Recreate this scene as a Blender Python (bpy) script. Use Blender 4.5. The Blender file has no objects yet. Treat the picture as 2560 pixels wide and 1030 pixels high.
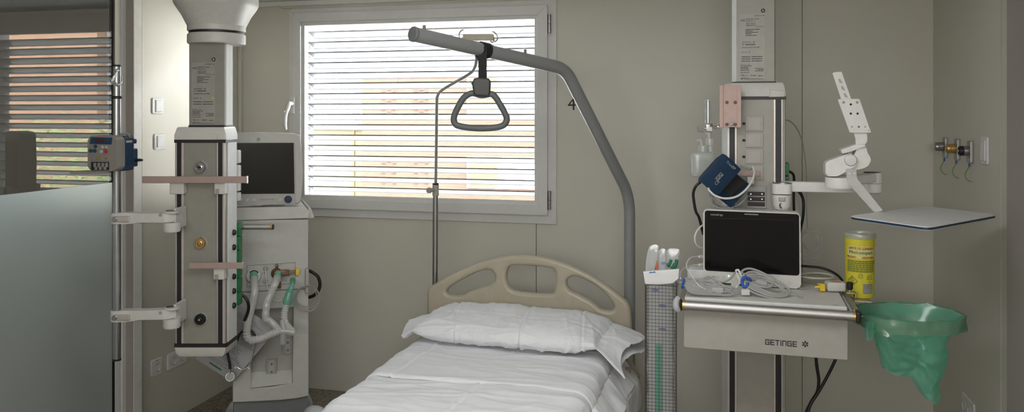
import bpy, bmesh, math, random
from mathutils import Vector, Matrix, noise
random.seed(7)
C = bpy.context.scene.collection
sc = bpy.context.scene
V = Vector
# ---------------------------------------------------------------- camera model
FPX, HZ, CXP, EYE = 1994.0, 285.0, 1280.0, 1.6
PSI = math.atan(500 / FPX)
DV = V((-math.sin(PSI), math.cos(PSI), 0)); RV = V((math.cos(PSI), math.sin(PSI), 0)); CAM = V((0, 0, EYE))
def ray(px, py): return DV + RV * ((px - CXP) / FPX) + V((0, 0, (HZ - py) / FPX))
def at(px, py, t): return CAM + ray(px, py) * t            # sight line at a depth
def on_y(px, py, Y): r = ray(px, py); return CAM + r * (Y / r.y)
def on_x(px, py, X): r = ray(px, py); return CAM + r * (X / r.x)
def on_z(px, py, Z): r = ray(px, py); return CAM + r * ((Z - EYE) / r.z)
# ---------------------------------------------------------------- materials
MT = {}
def mat(name, col, rough=.5, metal=0.0, var=.04, vscale=30, bump=0, bscale=200, trans=0, sheen=0, coat=0, alpha=1, emit=0, spec=.5):
    m = bpy.data.materials.new(name); m.use_nodes = True
    nt = m.node_tree; b = nt.nodes['Principled BSDF']
    b.inputs['Roughness'].default_value = rough; b.inputs['Metallic'].default_value = metal
    b.inputs['Specular IOR Level'].default_value = spec
    if trans: b.inputs['Transmission Weight'].default_value = trans
    if sheen: b.inputs['Sheen Weight'].default_value = sheen
    if coat: b.inputs['Coat Weight'].default_value = coat
    if alpha < 1: b.inputs['Alpha'].default_value = alpha
    if emit:
        b.inputs['Emission Color'].default_value = (*col, 1); b.inputs['Emission Strength'].default_value = emit
    tc = nt.nodes.new('ShaderNodeTexCoord')
    n = nt.nodes.new('ShaderNodeTexNoise'); n.inputs['Scale'].default_value = vscale; n.inputs['Detail'].default_value = 3
    nt.links.new(tc.outputs['Object'], n.inputs['Vector'])
    r = nt.nodes.new('ShaderNodeValToRGB')
    r.color_ramp.elements[0].position = .3; r.color_ramp.elements[1].position = .7
    r.color_ramp.elements[0].color = (*[max(0, c * (1 - var)) for c in col], 1)
    r.color_ramp.elements[1].color = (*[min(1, c * (1 + var)) for c in col], 1)
    nt.links.new(n.outputs['Fac'], r.inputs['Fac']); nt.links.new(r.outputs['Color'], b.inputs['Base Color'])
    if bump:
        n2 = nt.nodes.new('ShaderNodeTexNoise'); n2.inputs['Scale'].default_value = bscale; n2.inputs['Detail'].default_value = 2
        nt.links.new(tc.outputs['Object'], n2.inputs['Vector'])
        bp = nt.nodes.new('ShaderNodeBump'); bp.inputs['Strength'].default_value = bump; bp.inputs['Distance'].default_value = .002
        nt.links.new(n2.outputs['Fac'], bp.inputs['Height']); nt.links.new(bp.outputs['Normal'], b.inputs['Normal'])
    MT[name] = m
    return m
def mix_mat(name, build):
    m = bpy.data.materials.new(name); m.use_nodes = True
    nt = m.node_tree; nt.nodes.clear(); out = nt.nodes.new('ShaderNodeOutputMaterial')
    sh = build(nt); nt.links.new(sh, out.inputs['Surface']); MT[name] = m
    return m
def glassy(ior, tint=(1, 1, 1), rough=0.0):
    def f(nt):
        fr = nt.nodes.new('ShaderNodeFresnel'); fr.inputs['IOR'].default_value = ior
        tr = nt.nodes.new('ShaderNodeBsdfTransparent'); tr.inputs['Color'].default_value = (*tint, 1)
        gl = nt.nodes.new('ShaderNodeBsdfGlossy'); gl.inputs['Roughness'].default_value = rough
        mx = nt.nodes.new('ShaderNodeMixShader')
        ge = nt.nodes.new('ShaderNodeNewGeometry'); mu = nt.nodes.new('ShaderNodeMath'); mu.operation = 'MULTIPLY_ADD'; mu.inputs[1].default_value = -1; mu.inputs[2].default_value = 1
        nt.links.new(ge.outputs['Backfacing'], mu.inputs[0]); m2 = nt.nodes.new('ShaderNodeMath'); m2.operation = 'MULTIPLY'
        nt.links.new(mu.outputs[0], m2.inputs[0]); nt.links.new(fr.outputs[0], m2.inputs[1])
        nt.links.new(m2.outputs[0], mx.inputs[0]); nt.links.new(tr.outputs[0], mx.inputs[1]); nt.links.new(gl.outputs[0], mx.inputs[2])
        return mx.outputs[0]
    return f
def filmy(col, clear=.4, transl=.35, rough=.25, gloss=.12, tint=None):
    """thin plastic: part see-through, part translucent, part diffuse, a little shine"""
    def f(nt):
        tr = nt.nodes.new('ShaderNodeBsdfTransparent'); tr.inputs['Color'].default_value = (*(tint or [min(1, .5 + c * .5) for c in col]), 1)
        df = nt.nodes.new('ShaderNodeBsdfDiffuse'); df.inputs['Color'].default_value = (*col, 1)
        tl = nt.nodes.new('ShaderNodeBsdfTranslucent'); tl.inputs['Color'].default_value = (*col, 1)
        gl = nt.nodes.new('ShaderNodeBsdfGlossy'); gl.inputs['Roughness'].default_value = rough
        def mx(a, b, k):
            m = nt.nodes.new('ShaderNodeMixShader'); m.inputs[0].default_value = k
            nt.links.new(a, m.inputs[1]); nt.links.new(b, m.inputs[2]); return m.outputs[0]
        s = mx(df.outputs[0], tl.outputs[0], transl); s = mx(s, tr.outputs[0], clear)
        return mx(s, gl.outputs[0], gloss)
    return f
def wall_nodes(name, col, col2, rough=.55):
    m = mat(name, col, rough, var=.02, vscale=3, bump=.05, bscale=400)
    return m
# ---------------------------------------------------------------- mesh helpers
def box(bm, x0, x1, y0, y1, z0, z1, bev=0, seg=2, M=None):
    m = Matrix.Translation(((x0 + x1) / 2, (y0 + y1) / 2, (z0 + z1) / 2)) @ Matrix.Diagonal((max(abs(x1 - x0), 1e-5), max(abs(y1 - y0), 1e-5), max(abs(z1 - z0), 1e-5), 1))
    g = bmesh.ops.create_cube(bm, size=1, matrix=(M @ m) if M else m)
    if bev:
        bev = min(bev, .49 * min(abs(x1 - x0), abs(y1 - y0), abs(z1 - z0)))
        es = list({e for v in g['verts'] for e in v.link_edges})
        bmesh.ops.bevel(bm, geom=es, offset=bev, segments=seg, affect='EDGES', profile=.5, clamp_overlap=True)
def obox(bm, c, ex, ey, ez, sx, sy, sz, bev=0, seg=2):
    """box with its own axes"""
    ex, ey, ez = V(ex).normalized(), V(ey).normalized(), V(ez).normalized()
    M = Matrix.Translation(V(c)) @ Matrix((ex, ey, ez)).transposed().to_4x4()
    box(bm, -sx / 2, sx / 2, -sy / 2, sy / 2, -sz / 2, sz / 2, bev, seg, M)
def align(p0, p1):
    d = V(p1) - V(p0); q = d.to_track_quat('Z', 'Y')
    return Matrix.Translation((V(p0) + V(p1)) / 2) @ q.to_matrix().to_4x4(), d.length
def cyl(bm, p0, p1, r0, r1=None, seg=20, bev=0):
    M, L = align(p0, p1)
    g = bmesh.ops.create_cone(bm, cap_ends=True, cap_tris=False, segments=seg, radius1=r0, radius2=r0 if r1 is None else r1, depth=L, matrix=M)
    if bev:
        es = [e for e in {e for v in g['verts'] for e in v.link_edges} if any(len(f.verts) > 4 for f in e.link_faces)]
        bmesh.ops.bevel(bm, geom=es, offset=bev, segments=2, affect='EDGES', profile=.5)
def sph(bm, c, r, sx=1, sy=1, sz=1, seg=14):
    bmesh.ops.create_uvsphere(bm, u_segments=seg, v_segments=max(6, seg // 2 + 1), radius=r, matrix=Matrix.Translation(V(c)) @ Matrix.Diagonal((sx, sy, sz, 1)))
def smooth_pts(pts, n=5, closed=False):
    P = [V(p) for p in pts]
    if n <= 1 or len(P) < 3: return P
    N = len(P); out = []
    rng = range(N if closed else N - 1)
    for i in rng:
        if closed: a, b, c, d = P[i - 1], P[i], P[(i + 1) % N], P[(i + 2) % N]
        else: a, b, c, d = P[max(0, i - 1)], P[i], P[i + 1], P[min(N - 1, i + 2)]
        for k in range(n):
            t = k / n
            out.append(.5 * ((2 * b) + (c - a) * t + (2 * a - 5 * b + 4 * c - d) * t * t + (3 * b - a - 3 * c + d) * t ** 3))
    if not closed: out.append(P[-1])
    return out
def tube(bm, pts, r, seg=8, closed=False, sm=5, caps=True, flat=None):
    P = smooth_pts(pts, sm, closed); N = len(P)
    rr = r if isinstance(r, (list, tuple)) else None
    def rad(i):
        if rr is None: return r
        f = i / max(1, N - 1) * (len(rr) - 1); k = min(int(f), len(rr) - 2); return rr[k] + (rr[k + 1] - rr[k]) * (f - k)
    T = []
    for i in range(N):
        a = P[(i - 1) % N] if (closed or i > 0) else P[i]; b = P[(i + 1) % N] if (closed or i < N - 1) else P[i]
        d = (b - a); T.append(d.normalized() if d.length > 1e-9 else V((0, 0, 1)))
    up = V((0, 0, 1)) if abs(T[0].z) < .9 else V((1, 0, 0))
    n = (up - T[0] * up.dot(T[0])).normalized(); rings = []
    for i in range(N):
        n = (n - T[i] * n.dot(T[i]));
        n = n.normalized() if n.length > 1e-6 else T[i].orthogonal().normalized()
        b = T[i].cross(n); ri = rad(i)
        rings.append([bm.verts.new(P[i] + (n * math.cos(2 * math.pi * k / seg) * (flat or 1) + b * math.sin(2 * math.pi * k / seg)) * ri) for k in range(seg)])
    for i in range(N if closed else N - 1):
        A, B = rings[i], rings[(i + 1) % N]
        for k in range(seg): bm.faces.new((A[k], A[(k + 1) % seg], B[(k + 1) % seg], B[k]))
    if caps and not closed:
        bm.faces.new(rings[0][::-1]); bm.faces.new(rings[-1])
def lathe(bm, prof, M=None, seg=28, sx=1, sy=1, cap=True):
    M = M or Matrix.Identity(4); rings = []
    for r, z in prof:
        rings.append([bm.verts.new(M @ V((r * sx * math.cos(2 * math.pi * k / seg), r * sy * math.sin(2 * math.pi * k / seg), z))) for k in range(seg)])
    for A, B in zip(rings, rings[1:]):
        for k in range(seg): bm.faces.new((A[k], A[(k + 1) % seg], B[(k + 1) % seg], B[k]))
    if cap:
        if prof[0][0] > 1e-6: bm.faces.new(rings[0][::-1])
        if prof[-1][0] > 1e-6: bm.faces.new(rings[-1])
def axis_m(p, d):
    return Matrix.Translation(V(p)) @ V(d).to_track_quat('Z', 'Y').to_matrix().to_4x4()
def prism(bm, poly, f0, f1, bev=0, seg=2):
    """extrude a 2D polygon; f0/f1 map (u,v) to the two end positions"""
    a = [bm.verts.new(f0(*p)) for p in poly]; b = [bm.verts.new(f1(*p)) for p in poly]; n = len(poly)
    fs = [bm.faces.new(a[::-1]), bm.faces.new(b)]
    for i in range(n): fs.append(bm.faces.new((a[i], a[(i + 1) % n], b[(i + 1) % n], b[i])))
    if bev:
        es = list(set(fs[0].edges) | set(fs[1].edges))
        bmesh.ops.bevel(bm, geom=es, offset=bev, segments=seg, affect='EDGES', profile=.5, clamp_overlap=True)
def zprism(bm, poly, z0, z1, bev=0): prism(bm, poly, lambda u, v: V((u, v, z0)), lambda u, v: V((u, v, z1)), bev)
def yprism(bm, poly, y0, y1, bev=0): prism(bm, poly, lambda u, v: V((u, y0, v)), lambda u, v: V((u, y1, v)), bev)
def rrect(x0, x1, z0, z1, r, n=4):
    out = []
    for cx, cz, a0 in ((x1 - r, z1 - r, 0), (x0 + r, z1 - r, 90), (x0 + r, z0 + r, 180), (x1 - r, z0 + r, 270)):
        for k in range(n + 1):
            a = math.radians(a0 + 90 * k / n); out.append((cx + r * math.cos(a), cz + r * math.sin(a)))
    return out
def eval_curve(cu):
    o = bpy.data.objects.new('tmp', cu); C.objects.link(o)
    dg = bpy.context.evaluated_depsgraph_get()
    me = bpy.data.meshes.new_from_object(o.evaluated_get(dg))
    bpy.data.objects.remove(o); bpy.data.curves.remove(cu)
    return me
def plate(bm, loops, th, bev, M):
    """flat plate with holes and rounded rims (outline in 2D), mapped by M (x,y of the outline, z = thickness)"""
    cu = bpy.data.curves.new('c', 'CURVE'); cu.dimensions = '2D'; cu.fill_mode = 'BOTH'
    cu.extrude = max(th / 2 - bev, 0); cu.bevel_depth = bev; cu.bevel_resolution = 3; cu.offset = -bev
    for lp in loops:
        s = cu.splines.new('POLY'); s.points.add(len(lp) - 1); s.use_cyclic_u = True
        for p, q in zip(s.points, lp): p.co = (q[0], q[1], 0, 1)
    me = eval_curve(cu); me.transform(M); bm.from_mesh(me); bpy.data.meshes.remove(me)
XZ = Matrix(((1, 0, 0, 0), (0, 0, 1, 0), (0, 1, 0, 0), (0, 0, 0, 1)))      # outline x,z -> y is thickness
def text(bm, s, size, M, ax='LEFT', xs=1.0, th=.0004):
    cu = bpy.data.curves.new('t', 'FONT'); cu.body = s; cu.size = size; cu.align_x = ax; cu.extrude = th; cu.resolution_u = 2
    me = eval_curve(cu); me.transform(M @ Matrix.Diagonal((xs, 1, 1, 1))); bm.from_mesh(me); bpy.data.meshes.remove(me)
def face_y(x, y, z): return Matrix.Translation((x, y, z)) @ Matrix.Rotation(math.pi / 2, 4, 'X')   # writing that reads from -y
def strokes(bm, lines, w, M, th=.0005):
    for ln in lines:
        for a, b in zip(ln, ln[1:]):
            a2, b2 = V((a[0], a[1], 0)), V((b[0], b[1], 0)); d = b2 - a2
            if d.length < 1e-7: continue
            t = d.normalized(); n = V((-t.y, t.x, 0)); c = (a2 + b2) / 2
            Mx = M @ Matrix.Translation(c) @ Matrix((t, n, V((0, 0, 1)))).transposed().to_4x4()
            box(bm, -d.length / 2 - w / 2, d.length / 2 + w / 2, -w / 2, w / 2, -th, th, 0, 1, Mx)
def rounded(poly, r, n=4):
    out = []
    N = len(poly)
    for i in range(N):
        a, c, d_ = [V((*poly[k][:2], 0)) for k in (i - 1, i, (i + 1) % N)]
        ra = min(r, .45 * (a - c).length, .45 * (d_ - c).length); s0, s1 = c + (a - c).normalized() * ra, c + (d_ - c).normalized() * ra
        for k in range(n + 1): t = k / n; q = s0 * (1 - t) ** 2 + c * 2 * t * (1 - t) + s1 * t * t; out.append((q.x, q.y))
    return out
def link(name, bm, m, parent=None, smooth=True, label=None, ang=50):
    bmesh.ops.recalc_face_normals(bm, faces=bm.faces)
    me = bpy.data.meshes.new(name); bm.to_mesh(me); bm.free()
    ms = m if isinstance(m, (list, tuple)) else [m]
    for x in ms: me.materials.append(MT[x] if isinstance(x, str) else x)
    if smooth:
        me.polygons.foreach_set('use_smooth', [True] * len(me.polygons)); me.set_sharp_from_angle(angle=math.radians(ang))
    o = bpy.data.objects.new(name, me); C.objects.link(o)
    if smooth and len(me.polygons) < 6000 and ang < 100: wn_ = o.modifiers.new('weighted', 'WEIGHTED_NORMAL'); wn_.keep_sharp = True
    if parent: o.parent = parent
    if label: o['label'] = label
    return o
def tag(o, label, cat, group=None, kind=None):
    o['label'] = label; o['category'] = cat
    if group: o['group'] = group
    if kind: o['kind'] = kind
    return o
def NB(): return bmesh.new()
class T:
    """a thing: an Empty at its base that parents its parts; helper methods speak its local frame"""
    def __init__(s, name, label, cat, loc=(0, 0, 0), rz=0, group=None, kind=None):
        o = bpy.data.objects.new(name, None); o.empty_display_size = .05; C.objects.link(o)
        o.location = loc; o.rotation_euler = (0, 0, rz); tag(o, label, cat, group, kind); s.o = o
        s.M = Matrix.Translation(V(loc)) @ Matrix.Rotation(rz, 4, 'Z'); s.I = s.M.inverted()
        s.cam = s.I @ CAM
    def _r(s, px, py): return (s.I.to_3x3() @ ray(px, py))
    def px(s, px, py, y): r = s._r(px, py); return s.cam + r * ((y - s.cam.y) / r.y)
    def pz(s, px, py, z): r = s._r(px, py); return s.cam + r * ((z - s.cam.z) / r.z)
    def L(s, p): return s.I @ V(p)
    def at(s, px, py, t): return s.I @ at(px, py, t)
    def ext(s, a, b, c, d, y):
        p, q = s.px(a, b, y), s.px(c, d, y); return min(p.x, q.x), max(p.x, q.x), min(p.z, q.z), max(p.z, q.z)
    def pbox(s, bm, a, b, c, d, y0, y1, bev=0, seg=2):
        x0, x1, z0, z1 = s.ext(a, b, c, d, y0); box(bm, x0, x1, y0, y1, z0, z1, bev, seg)
    def poly(s, pts, y): return [(lambda q: (q.x, q.z))(s.px(a, b, y)) for a, b in pts]
    def part(s, name, bm, m, parent=None, smooth=True, label=None, ang=50):
        return link(name, bm, m, parent or s.o, smooth, label, ang)
    def wpart(s, name, bm, m, parent=None, smooth=True, label=None):
        bmesh.ops.transform(bm, matrix=s.I, verts=bm.verts); return link(name, bm, m, parent or s.o, smooth, label)
def single(name, bm, m, label, cat, group=None, kind=None, smooth=True, base=None):
    """a thing that is one mesh, its origin moved to its base"""
    if base is None:
        vs = [v.co for v in bm.verts]; base = V(((min(v.x for v in vs) + max(v.x for v in vs)) / 2, (min(v.y for v in vs) + max(v.y for v in vs)) / 2, min(v.z for v in vs)))
    base = V(base); bmesh.ops.translate(bm, vec=-base, verts=bm.verts)
    o = link(name, bm, m, None, smooth); o.location = base
    return tag(o, label, cat, group, kind)
def struct(name, bm, m, label, cat='wall', smooth=False):
    o = link(name, bm, m, None, smooth); return tag(o, label, cat, None, 'structure')
# ================================================================ materials
wall_nodes('wall_laminate', (.63, .61, .54), None, .42)
mat('wall_white', (.74, .74, .72), .5)
mat('ceiling_white', (.78, .78, .76), .6)
mat('frame_grey', (.70, .70, .69), .4, 0, .02)
mat('frame_taupe', (.36, .33, .30), .45, 0, .02)
mat('alu', (.52, .505, .495), .48, 1)
mat('column_shaded', (.29, .28, .245), .45)  # left pendant only: shade of its backlit front put into the colour
mat('drawer_beige', (.40, .378, .345), .45)
mat('alu_pink', (.62, .55, .53), .4, .6)
mat('steel_pink_reflection', (.42, .31, .275), .5, .15)  # steel with its warm reflection put into the base colour
mat('plate_pink', (.60, .43, .385), .55, 0)
mat('screw_brown', (.16, .11, .09), .5, .3)
mat('wire_dark', (.10, .09, .085), .4, .4)
mat('rail_grey', (.36, .36, .35), .5, .2)
mat('chrome', (.85, .85, .86), .12, 1)
mat('steel_dark', (.42, .42, .43), .3, 1)
mat('brass', (.62, .42, .16), .35, .9)
mat('plastic_white', (.62, .615, .58), .38)
mat('plastic_cream', (.40, .385, .345), .42)
mat('plastic_grey', (.42, .42, .42), .45)
mat('ventilator_shell', (.52, .515, .485), .4)
mat('ventilator_recess', (.42, .415, .39), .45)
mat('ventilator_foot', (.58, .60, .61), .4)
mat('plinth_grey', (.17, .175, .18), .5)
mat('black_rubber', (.012, .012, .013), .45)
mat('black_gloss', (.004, .004, .005), .12)
mat('screen_dark', (.010, .009, .010), .10, spec=.3)
mat('print_black', (.02, .02, .025), .6)
mat('print_grey', (.22, .22, .22), .6)
mat('print_white', (.75, .75, .75), .6)
mat('label_paper', (.47, .455, .42), .5)
mat('label_shaded', (.35, .335, .305), .5)  # label paper darkened to match the painted shade of the left pendant
mat('clip_dark', (.05, .052, .05), .5)
mat('bed_beige', (.47, .425, .33), .38)
mat('bed_pole_grey', (.25, .257, .257), .35, 0, .03)
mat('strap_black', (.010, .010, .012), .7, bump=.3, bscale=900)
mat('grip_grey', (.105, .11, .108), .5)
mat('sheet_cotton', (.80, .805, .83), .85, var=.02, bump=.15, bscale=1500, sheen=.2)
mat('cuff_blue', (.004, .028, .072), .8, var=.15, bump=.4, bscale=900)
mat('tie_blue', (.02, .09, .42), .6)
mat('knob_blue', (.01, .02, .09), .3)
mat('pump_blue', (.012, .04, .09), .4)
mat('pump_shell', (.24, .225, .205), .45)
mat('plate_ivory', (.49, .455, .43), .45)
mat('band_grey', (.46, .42, .36), .5)
mat('arm_white', (.80, .80, .775), .4)
mat('red_led', (.10, .004, .006), .3)
mat('red_print', (.40, .03, .02), .6)
mat('orange_red', (.62, .13, .05), .5)
mat('green_socket', (.004, .16, .045), .35)
mat('green_print', (.02, .16, .08), .6)
mat('olive_print', (.20, .22, .04), .7)
mat('lead_grey', (.34, .34, .33), .4)
mat('lead_white', (.68, .68, .66), .35)
mat('lead_cream', (.56, .54, .45), .4)
mat('yellow_plastic', (.75, .52, .03), .4)
mat('earth_wire', (.16, .30, .04), .4)
mat('led_white', (.9, .95, 1), .3, emit=1.2)
mat('led_green', (.3, 1, .4), .3, emit=2.0)
mat('warning_yellow', (.75, .55, .05), .5)
mix_mat('window_glass', glassy(1.45))
mix_mat('partition_glass', glassy(1.95))
mix_mat('clear_plastic', filmy((.80, .82, .81), .72, .5, .10, .16, (.97, .98, .98)))
mix_mat('milky_plastic', filmy((.90, .92, .90), .28, .65, .25, .10, (.95, .97, .96)))
mix_mat('hose_plastic', filmy((.88, .88, .86), .16, .5, .25, .08, (.95, .95, .94)))
mix_mat('mint_plastic', filmy((.30, .70, .56), .25, .5, .2, .10, (.75, .92, .85)))
mix_mat('amber_plastic', filmy((.32, .15, .04), .25, .45, .15, .12, (.6, .4, .2)))
mix_mat('bag_green', filmy((.30, .90, .68), .46, .55, .22, .09, (.76, .97, .88)))
mix_mat('bag_thin', filmy((.22, .62, .42), .58, .5, .2, .10, (.74, .92, .83)))
mix_mat('wrapper_film', filmy((.82, .83, .84), .22, .5, .2, .10, (.95, .95, .95)))
mix_mat('sharps_yellow', filmy((.95, .88, .09), .06, .35, .3, .05, (.95, .92, .4)))
mat('cream_yellow', (.74, .66, .24), .6)
mix_mat('sleeve_film', filmy((.52, .52, .54), .0, .2, .3, .06))
def frosted(nt):
    d = nt.nodes.new('ShaderNodeBsdfDiffuse'); d.inputs['Color'].default_value = (.42, .46, .435, 1)
    g = nt.nodes.new('ShaderNodeBsdfGlossy'); g.inputs['Roughness'].default_value = .40; g.inputs['Color'].default_value = (.82, .95, 1, 1)
    fr = nt.nodes.new('ShaderNodeFresnel'); fr.inputs['IOR'].default_value = 3.8
    m = nt.nodes.new('ShaderNodeMixShader'); nt.links.new(fr.outputs[0], m.inputs[0]); nt.links.new(d.outputs[0], m.inputs[1]); nt.links.new(g.outputs[0], m.inputs[2])
    return m.outputs[0]
mix_mat('frosted_film', frosted)
def terrazzo():
    m = bpy.data.materials.new('floor_vinyl'); m.use_nodes = True; nt = m.node_tree; b = nt.nodes['Principled BSDF']; b.inputs['Roughness'].default_value = .4
    tc = nt.nodes.new('ShaderNodeTexCoord'); v = nt.nodes.new('ShaderNodeTexVoronoi'); v.inputs['Scale'].default_value = 90
    nt.links.new(tc.outputs['Object'], v.inputs['Vector']); r = nt.nodes.new('ShaderNodeValToRGB')
    sp = nt.nodes.new('ShaderNodeSeparateColor'); nt.links.new(v.outputs['Color'], sp.inputs[0]); nt.links.new(sp.outputs[0], r.inputs['Fac'])
    e = r.color_ramp.elements; e[0].color = (.10, .085, .065, 1); e[1].color = (.34, .30, .24, 1)
    for p, c in ((.3, (.22, .19, .15, 1)), (.7, (.25, .22, .175, 1))): k = e.new(p); k.color = c
    r.color_ramp.interpolation = 'CONSTANT'
    nt.links.new(r.outputs['Color'], b.inputs['Base Color']); MT['floor_vinyl'] = m
terrazzo()
def brick_mat(name, c1, c2, mort, scale=1):
    m = bpy.data.materials.new(name); m.use_nodes = True; nt = m.node_tree; b = nt.nodes['Principled BSDF']; b.inputs['Roughness'].default_value = .9
    tc = nt.nodes.new('ShaderNodeTexCoord'); mp = nt.nodes.new('ShaderNodeMapping'); mp.inputs['Rotation'].default_value = (math.pi / 2, 0, 0)
    br = nt.nodes.new('ShaderNodeTexBrick'); br.inputs['Scale'].default_value = scale
    br.inputs['Color1'].default_value = (*c1, 1); br.inputs['Color2'].default_value = (*c2, 1); br.inputs['Mortar'].default_value = (*mort, 1)
    br.inputs['Brick Width'].default_value = .26; br.inputs['Row Height'].default_value = .085; br.inputs['Mortar Size'].default_value = .01
    nt.links.new(tc.outputs['Object'], mp.inputs['Vector']); nt.links.new(mp.outputs['Vector'], br.inputs['Vector'])
    nt.links.new(br.outputs['Color'], b.inputs['Base Color']); MT[name] = m
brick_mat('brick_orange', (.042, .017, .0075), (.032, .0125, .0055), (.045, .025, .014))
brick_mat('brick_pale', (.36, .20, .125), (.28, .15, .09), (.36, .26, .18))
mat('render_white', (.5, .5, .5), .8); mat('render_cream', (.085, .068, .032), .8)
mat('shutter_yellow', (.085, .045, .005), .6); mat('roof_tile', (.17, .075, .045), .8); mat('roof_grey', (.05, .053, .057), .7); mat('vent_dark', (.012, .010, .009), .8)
mat('asphalt', (.22, .22, .21), .9); mat('leaf_green', (.20, .26, .095), .6, var=.6, vscale=9); mat('bark', (.12, .08, .05), .9)
mat('slat_grey', (.155, .158, .165), .45, 0, .02)
# ================================================================ room shell
YB, XL, XR, ZC = 4.23, -2.74, 1.036, 2.263
b = NB(); box(b, -4.7, 2.2, -1.7, 4.42, -.1, 0); struct('floor', b, 'floor_vinyl', 'speckled brown grey vinyl floor of the hospital room', 'floor')
b = NB(); box(b, -4.7, 2.2, -1.7, 4.42, ZC, ZC + .12); struct('ceiling', b, 'ceiling_white', 'white ceiling just above the window', 'ceiling')
WX0, WX1, WZ0, WZ1 = -2.372, -.862, 1.05, 2.19            # opening in the wall
b = NB(); g = .0018; JX, JX2 = -.925, .438
for x0, x1, z0, z1 in ((XL, WX0, 0, ZC), (WX0, JX - g, 0, WZ0), (JX + g, WX1, 0, WZ0), (WX0, WX1, WZ1, ZC), (WX1, JX2 - g, 0, ZC), (JX2 + g, XR, 0, ZC)):
    box(b, x0, x1, YB, YB + .02, z0, z1)
for x0, x1, z0, z1 in ((-4.7, WX0, 0, ZC), (WX0, WX1, 0, WZ0), (WX0, WX1, WZ1, ZC), (WX1, 2.2, 0, ZC)):
    box(b, x0, x1, YB + .02, YB + .19, z0, z1)
struct('wall_back', b, 'wall_laminate', 'beige laminate panel wall with the window')
b = NB(); box(b, XL - .06, XL, 3.389, YB, 0, ZC); struct('wall_left', b, 'wall_laminate', 'short beige laminate wall left of the window carrying switches and sockets')
b = NB(); box(b, XR, XR + .07, 3.303, YB, 0, ZC); box(b, XR + .02, XR + .09, 3.2, 3.31, 0, ZC); box(b, XR, XR + .07, -1.7, 2.0, 0, ZC)
struct('wall_right', b, 'wall_laminate', 'beige laminate wall on the right with gas outlets')
b = NB(); box(b, -4.7, 2.2, -1.76, -1.7, 0, ZC); struct('wall_rear', b, 'wall_laminate', 'wall behind the viewer')
b = NB(); box(b, XL - .06, XL, -1.7, .9, 0, ZC); struct('wall_front_left', b, 'wall_laminate', 'beige wall beyond the glazed partition')
b = NB(); box(b, -4.76, -4.7, -1.7, 4.42, 0, ZC); box(b, 2.2, 2.26, -1.7, 4.42, 0, ZC)
struct('wall_corridor', b, 'wall_laminate', 'dim corridor wall seen behind the glazed partition')
# left partition ---------------------------------------------------------------
d1 = T('door_1', 'glazed sliding door on the left, clear above and frosted below', 'door', (XL, 3.2, 0), 0, None, 'structure')
ZF = 1.277
b = NB(); box(b, -.012, -.004, -2.3, -.006, .02, ZC - .01); d1.part('glass_pane', b, 'partition_glass', smooth=False)
b = NB(); box(b, -.0032, -.0022, -2.3, -.012, .02, ZF); d1.part('frosted_film', b, 'frosted_film', smooth=False, label='frosted lower half of the glass')
b = NB(); box(b, -.02, .004, .0, .028, .0, ZC); d1.part('edge_profile', b, 'wall_white', label='pale edge strip of the glass')
b = NB(); box(b, -.022, .002, -.008, 0, 0, ZC); d1.part('gasket', b, 'black_rubber', label='dark seal of the glass')
b = NB(); box(b, -.03, .0, .028, .066, 0, ZC); box(b, -.03, .008, .045, .066, 0, ZC); d1.part('inner_jamb', b, 'frame_grey')
b = NB(); box(b, -.03, .050, .066, .120, 0, ZC, .002); box(b, -.03, -.012, .12, .188, 0, ZC); d1.part('door_post', b, 'frame_taupe')
# window light on the post's side, put in as a white strip
b = NB(); box(b, .0503, .0543, .0665, .120, 0, ZC); d1.part('lit_strip', b, 'wall_white', label='window-lit side of the door post, lightened in colour')
# right door ------------------------------------------------------------------
d2 = T('door_2', 'grey beige sliding door leaf at the right edge of the room', 'door', (XR, 3.3, 0), 0, None, 'structure')
b = NB(); box(b, .0, .06, -.085, -.006, 0, ZC, .004); d2.part('door_frame', b, 'wall_laminate')
b = NB(); box(b, -.03, .03, -1.3, -.15, 0.01, 2.24, .004); d2.part('door_leaf', b, 'frame_taupe')
b = NB(); box(b, .0, .05, -.15, -.086, 0, ZC); d2.part('jamb', b, 'frame_taupe')
# ceiling edge trim over the window
b = NB(); box(b, XL, XR, YB - .022, YB - .001, ZC - .03, ZC - .001, .004); struct('trim_1', b, 'ceiling_white', 'white trim where back wall meets ceiling', 'trim')
b = NB(); box(b, XL + .001, XL + .022, YB - .022, YB - .001, 0, ZC - .03, .004); struct('trim_2', b, 'wall_laminate', 'narrow corner trim between left and back wall', 'trim')
# ================================================================ window
w = T('window_1', 'grey aluminium window in the back wall with a blind outside', 'window', ((WX0 + WX1) / 2, YB, WZ0), 0, None, 'structure')
wc = (WX0 + WX1) / 2
def ring(b, x0, x1, z0, z1, t, y0, y1, bev=.002):
    """mitred frame of four bars"""
    for (a, c, d_, e) in (((x0, z0), (x1, z0), (x1 - t, z0 + t), (x0 + t, z0 + t)), ((x1, z0), (x1, z1), (x1 - t, z1 - t), (x1 - t, z0 + t)),
                          ((x1, z1), (x0, z1), (x0 + t, z1 - t), (x1 - t, z1 - t)), ((x0, z1), (x0, z0), (x0 + t, z0 + t), (x0 + t, z1 - t))):
        yprism(b, [a, c, d_, e], y0, y1, bev)
b = NB(); ring(b, -2.406, -.811, 1.006, 2.215, .062, YB - .012, YB + .03); w.wpart('outer_frame', b, 'frame_grey')
b = NB(); ring(b, -2.372, -.857, 1.055, 2.187, .052, YB - .034, YB + .02); ring(b, -2.325, -.904, 1.102, 2.14, .026, YB - .022, YB + .02); w.wpart('sash', b, 'frame_grey')
b = NB(); box(b, -2.31, -.918, YB - .004, YB + .002, 1.118, 2.124); w.wpart('pane', b, 'window_glass', smooth=False)
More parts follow.
